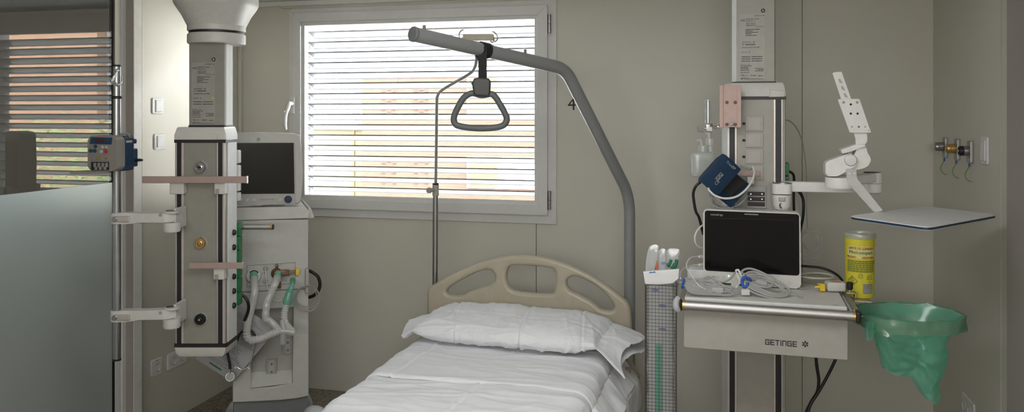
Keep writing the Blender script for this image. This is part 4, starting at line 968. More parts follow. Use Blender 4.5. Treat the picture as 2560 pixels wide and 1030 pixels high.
# ---------------------------------------------------------------- pillow
PL = T('pillow', 'long white pillow with open loose case ends at the head of the bed', 'pillow', (BX, 3.385, .612), math.radians(-3))
def pillow_bm():
    b = NB(); nu, nv = 280, 130; x0, x1 = -.475, .525; rings = []
    for i in range(nu + 1):
        u = i / nu; x = x0 + (x1 - x0) * u
        # stuffed body between -0.40 and 0.40; flat loose case beyond
        bx = (x + .005) / .405
        body = max(0, 1 - abs(bx) ** 4.5) ** .5 if abs(bx) < 1 else 0
        hh = .058 * body; dd = .205 - .02 * (1 - body)
        flapL = max(0, (-.39 - x) / .085); flapR = max(0, (x - .385) / .14)
        hh = max(hh, .0035 + .013 * min(1, max(flapL, flapR) * 2.5) * (1 if flapR > 0 else .35))
        ring_ = []
        for k in range(nv):
            a = 2 * math.pi * k / nv; ca, sa_ = math.cos(a), math.sin(a)
            y = dd * math.copysign(abs(ca) ** .8, ca); z = hh * math.copysign(abs(sa_) ** .85, sa_)
            z = z * (1.06 if y > 0 else 1.0) + .004 * body * (y / .2)          # fuller towards the headboard
            # flaps sag over the mattress edge
            if flapL > 0: z -= .030 * min(1.2, flapL) ** 1.4 + .0 ; z += .012 * math.sin(y * 22 + 1.0) * min(1, flapL); y = y * (1 - .25 * flapL) - .055 * flapL
            if flapR > 0: z -= .055 * min(1.2, flapR) ** 1.3 * (1 - 1.6 * y / .2 * .4); z += .016 * math.sin(y * 19 + 2.2) * min(1, flapR); y = y * (1 + .05 * flapR) - .035 * flapR
            X = x + (.030 * math.cos(a * 1.0 + 2.6) * min(1, flapL) if flapL > 0 else 0) + (.035 * math.sin(y * 16 + .7) * min(1, flapR) if flapR > 0 else 0)
            p = V((X, y, z + .060))
            # creases: pressed seam lines and pinches
            cr = .0045 * (1 - abs(nz(X * 1.2, y * .5, 9, 3)) * 2.5) * (.4 + .6 * body) + .006 * nz(X, y, 5, 7)
            for fx_, fy_, am_, sd_ in ((9, 4, .0045, 5), (5, 12, .0035, 15), (16, 5, .003, 25)): cr += 1.5 * am_ * max(0, 1 - abs(noise.noise(V((X * fx_ + y * 3, a * .5 * fy_ * .35 + X * 2, sd_)))) * 4) ** 2 * (.2 + .8 * max(0, min(1, .5 + 1.5 * noise.noise(V((X * 4, a, sd_ + 3))))))
            cr += -.006 * math.exp(-((X - .06 + .12 * (y + .1)) / .006) ** 2) + .005 * math.exp(-((X - .073 + .12 * (y + .1)) / .007) ** 2)
            for xs_, sl_ in ((-.27, .3), (.30, .2)): cr += -.0035 * math.exp(-((X - xs_ + sl_ * y) / .005) ** 2) + .002 * math.exp(-((X - xs_ - .010 + sl_ * y) / .006) ** 2)
            cr += (-.005 * math.exp(-((y + .055 + .03 * X) / .005) ** 2) + .004 * math.exp(-((y + .043 + .03 * X) / .006) ** 2)) * (1 if sa_ > 0 else 0)
            cr += .006 * math.exp(-((X - .33) / .10) ** 2) * math.sin(X * 95 + y * 20) * max(0, -ca) * .6
            nrm = V((0, ca, sa_)); p += nrm * cr
            p.z = max(p.z, .004 + .004 * (1 + math.sin(X * 7)) * .0) if abs(X) < .41 else p.z
            ring_.append(b.verts.new(p))
        rings.append(ring_)
    for A, B in zip(rings, rings[1:]):
        for k in range(nv): b.faces.new((A[k], A[(k + 1) % nv], B[(k + 1) % nv], B[k]))
    return b
b = pillow_bm(); o = PL.part('pillow_case', b, 'sheet_cotton', ang=180); md = o.modifiers.new('thickness', 'SOLIDIFY'); md.thickness = .0015
# ================================================================ trapeze pole
p0 = at(1574, 790, 3.73)
TR = T('trapeze_pole', 'grey bent lifting pole rising behind the bed head and reaching over the bed', 'lifting pole', (p0.x, p0.y, .30), 0)
path = [V((p0.x, p0.y, .32)), at(1574, 700, 3.73), at(1574, 520, 3.73)]
A_, B_, D_ = at(1574, 490, 3.73), at(1413, 172, 3.28), at(1036, 86, 2.76)
def arc3(a, c, d_, r, n=8):
    """round the corner at c"""
    u, v = (V(a) - V(c)).normalized(), (V(d_) - V(c)).normalized(); half = u.angle(v) / 2; L_ = r / math.tan(half); s0, s1 = V(c) + u * L_, V(c) + v * L_
    ce = V(c) + (u + v).normalized() * (r / math.sin(half)); out = []
    a0, a1 = s0 - ce, s1 - ce
    for k in range(n + 1): q = a0.slerp(a1, k / n) if a0.angle(a1) > 1e-4 else a0; out.append(ce + q.normalized() * r)
    return out
pts = [V((p0.x, p0.y, .32))] + arc3((p0.x, p0.y, .32), A_, B_, .22) + arc3(A_, B_, D_, .16) + [D_]
b = NB(); tube(b, [TR.L(p) for p in pts], .026, 24, sm=1); TR.part('tube', b, 'bed_pole_grey', ang=60)
d = (D_ - B_).normalized()
b = NB(); cyl(b, TR.L(D_ - d * .004), TR.L(D_ + d * .010), .0272, seg=28, bev=.004); TR.part('end_cap', b, 'plinth_grey')
for f in (.055, .70):
    q = D_ + (B_ - D_) * f; b = NB(); cyl(b, TR.L(q + V((0, 0, .022))), TR.L(q + V((0, 0, .040))), .0055, seg=12, bev=.001); TR.part('stop_stud', b, 'plinth_grey')
b = NB(); box(b, -.035, .035, -.04, .035, -.02, .03, .004); TR.part('pole_socket', b, 'plastic_grey')
# ---------------------------------------------------------------- strap and grip
def pxof(p): q = p - CAM; return CXP + FPX * q.dot(RV) / q.dot(DV)
fS = min((k / 400 for k in range(401)), key=lambda f: abs(pxof(D_ + (B_ - D_) * f) - 1209))
tf = (D_ + (B_ - D_) * fS - CAM).dot(DV) - .02
HG = T('trapeze_grip', 'dark grey triangular grip on a black strap hung from the lifting pole', 'trapeze grip', at(1201, 322, tf), PSI)
def hp(px, py, y=0): return HG.px(px, py, y)
bq = HG.L(D_ + (B_ - D_) * fS); dl = (HG.I.to_3x3() @ d).normalized()
b = NB(); c = hp(1208, 119); side = dl; up = V((0, 0, 1)); up = (up - side * up.dot(side)).normalized(); n2 = side.cross(up)
rg = []
for k in range(25):
    a = 2 * math.pi * k / 24; rg.append(bq + (up * math.cos(a) + n2 * math.sin(a)) * .0285)
for w0 in range(24):
    pass
vs = []
for k in range(24):
    a = 2 * math.pi * k / 24; rr = (up * math.cos(a) + n2 * math.sin(a)); vs.append([b.verts.new(bq + rr * r_ + side * s_) for r_, s_ in ((.0265, -.020), (.030, -.020), (.030, .020), (.0265, .020))])
for k in range(24):
    A, B = vs[k], vs[(k + 1) % 24]
    for i in range(4): b.faces.new((A[i], A[(i + 1) % 4], B[(i + 1) % 4], B[i]))
top = hp(1207, 120, -.03); bot = hp(1209, 222, -.006)
x0, x1 = hp(1196, 200).x, hp(1217, 200).x
yy = bq.y
prism(b, [(yy - .034, hp(1207, 118).z), (yy - .030, hp(1207, 150).z), (yy - .012, hp(1207, 215).z), (yy - .008, hp(1207, 215).z), (yy - .020, hp(1207, 150).z), (yy - .028, hp(1207, 118).z)], lambda u, v: V((x0, u, v)), lambda u, v: V((x1, u, v)))
q0, q1 = hp(1179, 133), hp(1196, 142); tube(b, [V((hp(1197, 150).x, yy - .02, hp(1197, 150).z)), V((hp(1190, 140).x, yy - .025, hp(1190, 138).z)), V((hp(1179, 135).x, yy - .02, hp(1179, 135).z))], .004, 6)
HG.part('strap', b, 'strap_black')
b = NB(); loops = HG.poly([(1180, 208), (1186, 196), (1200, 194), (1222, 196), (1227, 203), (1226, 232), (1222, 242), (1190, 240), (1184, 234)], yy - .012)
yprism(b, loops, yy - .034, yy + .012, .008); HG.part('clip', b, 'clip_dark')
b = NB(); qd = HG.px(1184, 208, yy - .02); cyl(b, V((qd.x, yy - .015, qd.z)), V((qd.x - .004, yy - .020, qd.z)), .007, seg=16); HG.part('clip_button', b, 'mint_plastic', label='teal button')
gp = [(1180, 233), (1160, 244), (1145, 268), (1135, 292), (1137, 308), (1152, 316), (1200, 321), (1248, 317), (1264, 307), (1266, 292), (1254, 268), (1240, 245), (1228, 235), (1204, 238)]
b = NB(); tube(b, [HG.px(x, y, yy - .012) for x, y in gp], .0118, 14, closed=True, sm=5); HG.part('grip', b, 'grip_grey', ang=60)
# ================================================================ drip pole at the bed head
tv = 3.98
v0 = at(1090, 720, tv)
IV = T('drip_stand', 'thin steel drip pole with cream hook bar on the left of the bed head', 'drip stand', (v0.x, v0.y, .30), PSI)
def vv(px, py, dt=0): return IV.at(px, py, tv + dt)
b = NB(); q = vv(1089, 480); cyl(b, (q.x - .004, q.y, .10), (q.x, q.y, q.z), .0135, seg=20); IV.part('pole', b, 'steel_dark')
b = NB(); cyl(b, (q.x, q.y, q.z + .036), (q.x, q.y, q.z + .044), .0155, seg=20); IV.part('collar_ring', b, 'black_rubber')
b = NB(); cyl(b, (q.x, q.y, q.z - .02), (q.x, q.y, q.z + .036), .0165, seg=20, bev=.003); cyl(b, (q.x, q.y - .005, q.z + .012), (q.x - .022, q.y - .03, q.z + .012), .010, seg=16); IV.part('height_clamp', b, 'plastic_cream')
b = NB(); e = V((q.x - .022, q.y - .03, q.z + .012)); cyl(b, e, e + V((-.012, -.015, 0)), .014, seg=18, bev=.003); IV.part('clamp_knob', b, 'plastic_cream')
b = NB(); tube(b, [V((q.x, q.y, q.z)), vv(1091, 350), vv(1092, 260), vv(1094, 240), vv(1101, 229), vv(1120, 216), vv(1170, 187), vv(1184, 174), vv(1190, 158), vv(1191, 135), vv(1193, 104)], .0072, 12, sm=4); IV.part('upper_rod', b, 'bed_pole_grey', ang=60)
b = NB(); 
prism(b, [(vv(1158, 84).x, -.015), (vv(1196, 84).x, -.012), (vv(1232, 84).x, -.015), (vv(1236, 84).x, .012), (vv(1156, 84).x, .012)], lambda u, v: V((u, v + vv(1193, 84).y, vv(1193, 102).z)), lambda u, v: V((u, v + vv(1193, 84).y, vv(1193, 86).z)), .003); IV.part('hook_bar', b, 'bed_beige')
for pts in ([(1160, 92), (1152, 96), (1148, 92), (1148, 84), (1153, 77), (1159, 75)], [(1228, 88), (1234, 92), (1235, 101), (1231, 106), (1226, 103)], [(1231, 79), (1237, 82), (1243, 90), (1243, 99), (1236, 105)]):
    b = NB(); tube(b, [vv(*p) for p in pts], .0032, 8); IV.part('hook', b, 'bed_beige')
# ================================================================ bed number on the wall
b = NB(); q = on_y(1419, 275, YB); text(b, '4', .098, face_y(q.x, YB - .0006, q.z), 'LEFT', .95)
single('bed_number', b, 'print_black', 'thin black numeral 4 on the wall right of the window', 'number', smooth=False)
# earth wire at the window corner
b = NB(); tube(b, [on_y(690, 0, YB - .01), on_y(694, 10, YB - .012), on_y(703, 20, YB - .012), on_y(722, 22, YB - .014), on_y(730, 21, YB - .016)], .0012, 6)
single('earth_wire', b, 'earth_wire', 'thin green yellow earth wire at top left corner of window frame', 'wire')
# ================================================================ ceiling pendant, right
YP = 3.29
r0 = on_y(1890, 600, YP + .08)
RP = T('ceiling_pendant', 'white ceiling supply pendant on the right, behind the patient monitor', 'medical pendant', (r0.x, r0.y, 0), math.radians(-1), 'ceiling supply pendants')
yr = -.08
def rx(px, y=yr): return RP.px(px, 500, y).x
def rz_(py, y=yr): return RP.px(1890, py, y).z
xl, xr = rx(1823), rx(1962)
sec2 = [(xl, yr), (xr, yr), (xr + .004, yr + .03), (xr + .004, .10), (xl - .027, .10), (xl - .027, yr + .095)]
zb = .06
b = NB(); zprism(b, sec2, zb, rz_(246), .003); RP.part('column', b, 'plastic_cream')
def grow(s_, g): return [(x + (g if x > 0 else -g), y - (g if y < 0 else 0)) for x, y in s_]
b = NB(); zprism(b, grow(sec2, .003), rz_(249), rz_(241)); RP.part('gasket', b, 'black_rubber')
def scl(k): cx = (xl + xr) / 2; return [(cx + (x - cx) * k, y * (k if y < 0 else 1)) for x, y in sec2]
b = NB(); loft(b, [(scl(1.03), rz_(242)), (scl(1.03), rz_(232)), (scl(.98), rz_(214)), (scl(.93), rz_(207))]); RP.part('top_cap', b, 'plastic_white', ang=50)
b = NB(); yprism(b, [(rx(1922), rz_(243)), (rx(1961), rz_(243)), (rx(1961), rz_(228)), (rx(1926), rz_(224))], yr - .010, yr + .02, .003); RP.part('cap_corner', b, 'plastic_white')
for a, c, e0, e1 in ((1824, 1837, 1818, 1842), (1939, 1953, 1934, 1957)):
    b = NB(); box(b, rx(a), rx(c), yr - .002, yr + .006, zb, rz_(249)); RP.part('rail_channel', b, 'black_rubber', label='black channel')
    b = NB(); box(b, rx(e0), rx(a), yr - .004, yr + .006, zb, rz_(249), .001); RP.part('channel_edge', b, 'alu_pink' if a > 1900 else 'alu', label='metal edge strip')
    b = NB(); box(b, rx(c), rx(e1), yr - .004, yr + .006, zb, rz_(249), .001); RP.part('channel_edge', b, 'alu' if a > 1900 else 'alu_pink', label='metal edge strip')
b = NB(); prism(b, [(xl - .0035, yr + .004), (xl - .0285, yr + .092), (xl - .0265, yr + .093), (xl - .0015, yr + .005)], lambda u, v: V((u, v, zb)), lambda u, v: V((u, v, rz_(250)))); RP.part('side_panel', b, 'print_white', label='white side panel')
b = NB(); box(b, xl - .01, xr, yr + .01, .08, zb - .025, zb, .006); RP.part('bottom_cap', b, 'plastic_white')
# tube
t0_, t1_ = rx(1842, yr + .02), rx(1936, yr + .02)
ts2 = [(t0_, yr + .02), (t1_, yr + .02), (t1_ + .004, yr + .04), (t1_ + .004, .09), (t0_ - .018, .09), (t0_ - .018, yr + .085)]
b = NB(); zprism(b, ts2, rz_(209), ZC - .005, .003); RP.part('tube', b, 'plastic_cream')
b = NB(); prism(b, [(t0_ - .0022, yr + .026), (t0_ - .0185, yr + .082), (t0_ - .0165, yr + .082), (t0_ - .0002, yr + .026)], lambda u, v: V((u, v, rz_(203))), lambda u, v: V((u, v, ZC - .01))); RP.part('tube_side', b, 'print_white', label='white side of the tube')
b = NB(); zprism(b, grow(ts2, .002), rz_(210), rz_(203)); RP.part('tube_gasket', b, 'black_rubber')
type_label(RP, 1850, 1912, 36, 199, yr + .02, True)
# four white blank sockets with little indicator studs
for (py0, py1) in ((290, 328), (332, 369), (373, 410), (414, 450)):
    b = NB(); RP.pbox(b, 1864, py0, 1908, py1, yr - .006, yr, .002); so_ = RP.part('socket_plate', b, 'plate_ivory', label='square cream socket plate')
    b = NB(); RP.pbox(b, 1870, py0 + 4, 1902, py1 - 4, yr - .0075, yr - .005, .001); RP.part('socket_lid', b, 'plate_ivory', so_)
    x0, x1, z0, z1 = RP.ext(1870, py0 + 4, 1902, py1 - 4, yr - .0075)
    b = NB(); strokes(b, [[(x0, z0), (x1, z0), (x1, z1), (x0, z1), (x0, z0)]], .0009, Matrix.Translation((0, yr - .0076, 0)) @ Matrix.Rotation(math.pi / 2, 4, 'X'), .0003); RP.part('lid_outline', b, 'plastic_grey', so_, smooth=False)
    if py0 < 400:
        q = RP.px(1860, (py0 + py1) / 2, yr); b = NB(); cyl(b, (q.x - .006, yr - .006, q.z), (q.x + .004, yr - .006, q.z), .0042, seg=12); RP.part('earth_stud', b, 'black_rubber')
# data ports
b = NB(); RP.pbox(b, 1866, 464, 1916, 522, yr - .006, yr, .002); dp = RP.part('data_panel', b, 'plastic_cream')
b = NB(); RP.pbox(b, 1869, 467, 1912, 477, yr - .007, yr - .005, .001); RP.part('panel_strip', b, 'plastic_grey', dp)
for k in range(3):
    b = NB(); RP.pbox(b, 1869, 479 + k * 13, 1912, 490 + k * 13, yr - .0085, yr - .005, .001); po = RP.part('data_port', b, 'black_rubber', dp)
    if k < 2:
        for px in (1877, 1905):
            b = NB(); q = RP.px(px, 485 + k * 13, yr - .009); cyl(b, (q.x, yr - .0085, q.z), (q.x, yr - .0095, q.z), .0022, seg=10); RP.part('indicator_light', b, 'led_white', dp)
# pink steel mounting bracket at upper left
yb = yr - .075
b = NB(); RP.pbox(b, 1799, 213, 1850, 318, yb - .004, yb, .001); mb_ = RP.part('mounting_bracket', b, 'plate_pink', label='pinkish steel mounting plate')
b = NB(); RP.pbox(b, 1799, 213, 1808, 319, yb - .010, yb - .003, .001); RP.pbox(b, 1843, 213, 1853, 319, yb - .010, yb - .003, .001); RP.part('bracket_flange', b, 'plate_pink', mb_)
for px, py in ((1817, 256), (1838, 256), (1817, 311), (1838, 311)):
    q = RP.px(px, py, yb - .004); b = NB(); lathe(b, [(.0062, 0), (.0062, .003), (.005, .004), (.003, .004), (.0028, .002)], axis_m((q.x, yb - .004, q.z), (0, -1, 0)), 16); RP.part('hex_screw', b, 'screw_brown', mb_)
q = RP.px(1828, 309, yb - .004); b = NB(); lathe(b, [(.0085, 0), (.0085, .005), (.007, .006)], axis_m((q.x, yb - .004, q.z), (0, -1, 0)), 18); RP.part('bracket_stud', b, 'rail_grey', mb_)
b = NB(); q0_, q1_ = RP.px(1815, 300, yb), RP.px(1845, 225, yb); box(b, q0_.x, q1_.x, yb, yr, q0_.z, q1_.z, .003); RP.part('bracket_arm', b, 'alu', mb_)
# rail carrying the cuff
b = NB(); RP.pbox(b, 1756, 425, 1900, 441, yr - .052, yr - .042, .002); ra = RP.part('equipment_rail', b, 'steel_pink_reflection', label='steel rail coloured with a pinkish reflection')
b = NB(); RP.pbox(b, 1820, 436, 1842, 462, yr - .042, yr, .003); RP.pbox(b, 1868, 441, 1886, 460, yr - .042, yr, .003); RP.part('rail_bracket', b, 'plastic_white')
# green sockets on the far flank
for a, c in ((409, 440), (442, 452)):
    b = NB(); box(b, xr + .003, xr + .020, -.03, .05, rz_(c), rz_(a), .002); RP.part('green_socket', b, 'green_socket', label='green power socket')
# ================================================================ shelf with drawer
SF = T('equipment_shelf', 'white shelf with drawer and steel front rail mounted on the right pendant', 'shelf', (r0.x, YP - .01, .77), math.radians(-2))
ys = -.41
def sx_(px, py, y=ys): return SF.px(px, py, y)
x0, x1 = sx_(1710, 770).x, sx_(2120, 790).x
ztop = (sx_(1711, 740).z + sx_(2119, 771).z) / 2
b = NB(); box(b, x0, x1, ys + .004, -.005, ztop - .022, ztop, .006); SF.part('shelf_top', b, 'plastic_white')
zr = ztop - .030
b = NB(); zd0 = (sx_(1708, 870).z + sx_(2118, 900).z) / 2; yprism(b, rrect(x0 - .001, x1, zd0, zr - .002, .006), ys, ys + .012, .003); dw = SF.part('drawer_front', b, 'drawer_beige')
b = NB(); box(b, x0 + .02, x1 - .02, ys + .012, -.05, zd0 + .02, ztop - .03); SF.part('drawer_box', b, 'plastic_cream', dw)
b = NB(); box(b, x1 - .045, x1 - .025, ys + .010, ys + .022, ztop - .0005, ztop + .0008, .0003); SF.part('shelf_mark', b, 'plastic_grey')
# wordmark
zl = sx_(1960, 858).z; M = Matrix.Translation((0, ys - .0008, 0)) @ Matrix.Rotation(math.pi / 2, 4, 'X')
xa_, xb_ = sx_(1914, 853).x, sx_(1996, 861).x; n = 7; pitch = (xb_ - xa_) / 6.75; Hh = .0078; w2 = pitch * .36
b = NB(); lines = []
G = [[(1, .75), (.8, 1), (-.8, 1), (-1, .8), (-1, -.8), (-.8, -1), (1, -1), (1, 0), (.1, 0)]]
E = [[(1, 1), (-1, 1), (-1, -1), (1, -1)], [(-1, 0), (.8, 0)]]
TT = [[(-1, 1), (1, 1)], [(0, 1), (0, -1)]]; II = [[(0, 1), (0, -1)]]
NN = [[(-1, -1), (-1, 1), (.7, 1), (1, .7), (1, -1)]]
xc = xa_ + w2
for gl, adv in ((G, 1.06), (E, 1.02), (TT, .72), (II, .72), (NN, 1.06), (G, 1.06), (E, 1)):
    for ln in gl: lines.append([(xc + u * w2, zl + v * Hh) for u, v in ln])
    xc += pitch * adv
strokes(b, lines, .0026, M, .0006); SF.part('wordmark', b, 'print_black', dw, smooth=False)
b = NB(); q = sx_(2013, 860)
for k in range(6):
    a = math.radians(60 * k + 30)
    if k == 9: continue
    M2 = Matrix.Translation((q.x, ys - .0008, q.z)) @ Matrix.Rotation(math.pi / 2, 4, 'X') @ Matrix.Rotation(a, 4, 'Z')
    prism(b, [(.0022, -.0008), (.0105, -.0030), (.0105, .0018), (.0045, .0026)], lambda u, v: M2 @ V((u, v, .0006)), lambda u, v: M2 @ V((u, v, -.0006)))
SF.part('star_emblem', b, 'print_black', dw, smooth=False)
# front rail with gold rings and dark end pieces
yr_ = ys - .028; zl_, rr_ = zr + .008, .0165
xe0, xe1 = x0 + .004, x1 + .012
b = NB(); cyl(b, (xe0, yr_, zl_), (xe1, yr_, zl_), rr_, seg=28); fr_ = SF.part('front_rail', b, 'alu')
for xq, s_ in ((xe0, -1), (xe1, 1)):
    b = NB(); cyl(b, (xq - .001 * s_, yr_, zl_), (xq + .007 * s_, yr_, zl_), rr_ + .0012, seg=28); SF.part('gold_ring', b, 'brass', fr_)
    b = NB(); box(b, xq + .007 * s_, xq + .024 * s_, yr_ - .018, yr_ + .026, zl_ - .018, zl_ + .018, .006); ec = SF.part('corner_piece', b, 'black_rubber', fr_)
    if s_ < 0:
        b = NB(); tube(b, [(xq - .020, yr_ - .004, zl_ + .028), (xq - .028, yr_ - .012, zl_ + .012), (xq - .027, yr_ - .018, zl_ - .006), (xq - .018, yr_ - .016, zl_ - .018)], [.008, .012, .012, .008], 10, flat=1); SF.part('rail_bumper', b, 'plastic_grey', fr_)
    b = NB(); box(b, xq + (.004 if s_ > 0 else -.022), xq + (.022 if s_ > 0 else -.004), ys - .005, -.02, zl_ - .010, zl_ + .016, .003); SF.part('side_rail', b, 'alu')
    b = NB(); box(b, xq + (-.006 if s_ > 0 else -.004), xq + (.004 if s_ > 0 else .006), ys + .01, -.02, zl_ - .006, zl_ + .010, .002); SF.part('rail_spacer', b, 'plastic_grey')
# ================================================================ patient monitor
mt = SF.M @ V((SF.px(1880, 712, -.17).x, -.17, ztop))
MN = T('patient_monitor', 'black screened patient monitor standing on the right pendant shelf', 'monitor', (mt.x, mt.y, SF.o.location.z + ztop), math.radians(-3))
def mp(px, py, y=0): return MN.px(px, py, y)
def mpoly(pts, y=0): return MN.poly(pts, y)
b = NB(); op = rounded(mpoly([(1758, 703), (1758, 522), (2001, 532), (2003, 723)]), .016, 6); _ = mpoly([(1758, 690), (1758, 540), (1763, 527), (1775, 523), (1985, 531), (1997, 538), (2002, 552), (2003, 705), (1998, 717), (1986, 721), (1774, 706), (1762, 700)])
yprism(b, op, 0, .055, .006); bo = MN.part('housing', b, 'plastic_white')
b = NB(); yprism(b, mpoly([(1770, 700), (1770, 545), (1990, 555), (1990, 712)], .05), .05, .11, .015); MN.part('rear_housing', b, 'plastic_white')
b = NB(); yprism(b, rounded(mpoly([(1762, 676), (1762, 526), (1997.5, 535.5), (1998.5, 689)]), .011, 5), -.002, .003, .0008); fg = MN.part('front_glass', b, 'black_gloss')
b = NB(); yprism(b, mpoly([(1777, 665), (1777, 545), (1983, 551), (1983, 674)]), -.0032, .0, .0004); MN.part('screen', b, 'screen_dark', fg)
b = NB(); yprism(b, mpoly([(1861, 533.5), (1896, 535), (1896, 538), (1861, 536.5)]), -.0028, 0); MN.part('alarm_light', b, 'print_grey', fg)
b = NB(); q = mp(1776, 538.5); text(b, 'mindray', .0125, face_y(q.x, -.0024, q.z), 'LEFT', 1.12); MN.part('maker_print', b, 'lead_grey', fg, smooth=False)
b = NB(); q = mp(1778, 693.5); text(b, 'ePM 12', .0085, face_y(q.x, -.0006, q.z), 'LEFT', 1.1); MN.part('model_print', b, 'print_grey', bo, smooth=False)
for px, py, r_, m in ((1809, 692, .0085, 'plastic_white'), (1951, 703, .009, 'plastic_white'), (1975, 704, .009, 'plastic_white')):
    q = mp(px, py); b = NB(); lathe(b, [(r_, 0), (r_, .0015), (r_ * .85, .0022)], axis_m((q.x, 0, q.z), (0, -1, 0)), 20); bt_ = MN.part('key', b, m)
    b = NB(); strokes(b, [[(-.002, .002), (.001, -.001), (.0015, -.003)]], .0012, face_y(q.x, -.0025, q.z), .0003); MN.part('key_symbol', b, 'print_grey', bt_, smooth=False)
q = mp(1822, 690); b = NB(); cyl(b, (q.x, 0, q.z), (q.x, -.0015, q.z), .003, seg=12); MN.part('power_light', b, 'led_green')
for px in (1790, 1975):
    q = mp(px, 712, .02); b = NB(); box(b, q.x - .015, q.x + .015, .02, .10, 0, .012, .002); MN.part('foot', b, 'black_rubber')
b = NB(); q = mp(1722, 700, .03); box(b, mp(1718, 700, .03).x, mp(1764, 700, .03).x, .03, .10, 0.001, mp(1740, 674, .03).z, .006); MN.part('module_rack', b, 'print_white')
# ================================================================ support arm with bracket plate and tray
AR = T('support_arm', 'white jointed arm with a screen bracket and a keyboard tray, right of the pendant', 'support arm', (r0.x + .08, YP - .03, 1.22), 0)
ya_ = -.012
def ap(px, py, y=ya_): return AR.px(px, py, y)
def apoly(pts, y=ya_): return AR.poly(pts, y)
q0_, q1_ = ap(1930, 505), ap(1976, 457)
xc_ = ap(1954, 470).x; za, zb2 = ap(1954, 484).z, ap(1954, 458).z
b = NB(); prism(b, rrect(ap(1929, 470).x, ap(1978, 470).x, -.055, .02, .02, 4), lambda u, v: V((u, v, za)), lambda u, v: V((u, v, zb2)), .003); AR.part('column_clamp', b, 'arm_white')
b = NB(); lathe(b, [(.026, ap(1954, 523).z), (.034, ap(1954, 513).z), (.036, ap(1954, 486).z)], Matrix.Translation((xc_, -.016, 0)), 28); lk = AR.part('clamp_collar', b, 'arm_white')
b = NB(); q = ap(1954, 496); box(b, q.x - .014, q.x + .011, -.054, -.046, q.z - .009, q.z + .009, .004); AR.part('lock_tab', b, 'plastic_grey', lk)
b = NB(); q = ap(1950, 512); tube(b, [(q.x, -.05, q.z + .01), (q.x - .004, -.052, q.z), (q.x + .003, -.05, q.z - .008)], .003, 6); AR.part('lock_spring', b, 'steel_dark', lk)
b = NB(); lathe(b, [(.034, zb2), (.034, zb2 + .004), (.02, zb2 + .006)], Matrix.Translation((xc_ + .004, -.012, 0)), 24, sx=1.1); AR.part('clamp_cover', b, 'steel_dark')
b = NB(); tube(b, [V((xc_ + .02, -.012, ap(1970, 470).z)), V((ap(2100, 470).x, -.005, ap(2100, 470).z)), V((ap(2178, 470).x, 0, ap(2178, 470).z))], .0195, 4, sm=1); 
b.free(); b = NB(); box(b, xc_, ap(2178, 470).x, -.026, .016, ap(2100, 482).z, ap(2100, 456).z, .005); AR.part('lower_arm', b, 'arm_white')
xj = ap(2184, 470).x
b = NB(); lathe(b, [(.026, ap(2184, 483).z), (.031, ap(2184, 480).z), (.031, ap(2184, 459).z)], Matrix.Translation((xj, -.005, 0)), 28); AR.part('elbow_joint', b, 'arm_white')
b = NB(); lathe(b, [(.031, ap(2184, 458).z), (.031, ap(2184, 432).z), (.029, ap(2184, 431).z)], Matrix.Translation((xj, -.005, 0)), 28)
xh, yhd = ap(2103, 440, -.20).x, -.20
zt0, zt1 = ap(2184, 456).z, ap(2184, 432).z
ux = V((xj - xh, -.005 - yhd, 0)).normalized()
obox(b, ((xj + xh) / 2, (-.005 + yhd) / 2, (zt0 + zt1) / 2), ux, V((-ux.y, ux.x, 0)), (0, 0, 1), (V((xj - xh, -.005 - yhd, 0))).length, .046, zt1 - zt0 - .002, .006); AR.part('upper_arm', b, 'arm_white')
b = NB(); lathe(b, [(.029, zt1 + .0002), (.029, zt1 + .0022), (.02, zt1 + .003)], Matrix.Translation((xj - .006, -.008, 0)), 24); AR.part('elbow_cover', b, 'black_rubber')
# head: turning disc and spring housing
yh_ = yhd
def hq(px, py, y=None): return AR.px(px, py, yh_ if y is None else y)
xd = hq(2098, 450).x
b = NB(); lathe(b, [(.044, hq(2098, 470).z), (.048, hq(2098, 464).z), (.048, hq(2098, 443).z)], Matrix.Translation((xd, yh_, 0)), 36); AR.part('turning_disc', b, 'arm_white')
b = NB(); hp_ = rounded(AR.poly([(2064, 441), (2064, 405), (2085, 397), (2113, 387), (2126, 383.5), (2139, 389), (2145, 401), (2140, 414), (2130, 421), (2110, 432), (2094, 441)], yh_ - .036), .010, 5); yprism(b, hp_, yh_ - .036, yh_ + .030, .009); AR.part('spring_housing', b, 'arm_white')
q = AR.px(2127, 400.5, yh_ - .036); b = NB(); cyl(b, (q.x, yh_ - .034, q.z), (q.x, yh_ - .040, q.z), .0205, seg=30, bev=.002); AR.part('pivot_cap', b, 'steel_dark')
b = NB(); yprism(b, rounded(AR.poly([(2134, 384), (2143, 364), (2163, 362), (2165, 380), (2174, 393), (2175, 408), (2160, 419), (2138, 424), (2124, 425)], yh_), .014, 5), yh_ - .020, yh_ + .045, .010); AR.part('tilt_knuckle', b, 'arm_white')
b = NB(); yprism(b, rounded(AR.poly([(2100, 374), (2138, 361), (2163, 360), (2163, 368), (2146, 370), (2134, 376), (2105, 385)], yh_ - .02), .005, 3), yh_ - .03, yh_ + .035, .003); AR.part('knuckle_cover', b, 'arm_white')
b = NB(); yprism(b, rounded(AR.poly([(2133, 330), (2166, 330), (2168, 352), (2161, 363), (2138, 363), (2139, 350)], yh_), .006, 4), yh_ - .006, yh_ + .014, .004); AR.part('bracket_neck', b, 'arm_white')
yp_ = yh_ - .012
b = NB(); plp = [V((p[0], p[1], 0)) for p in AR.poly([(2096, 248), (2146, 247), (2149, 249), (2177, 330), (2175, 332), (2126, 332), (2123, 330), (2094, 250)], yp_)]
yprism(b, [(p.x, p.y) for p in plp], yp_ - .006, yp_, .0015); bp_ = AR.part('bracket_plate', b, 'arm_white')
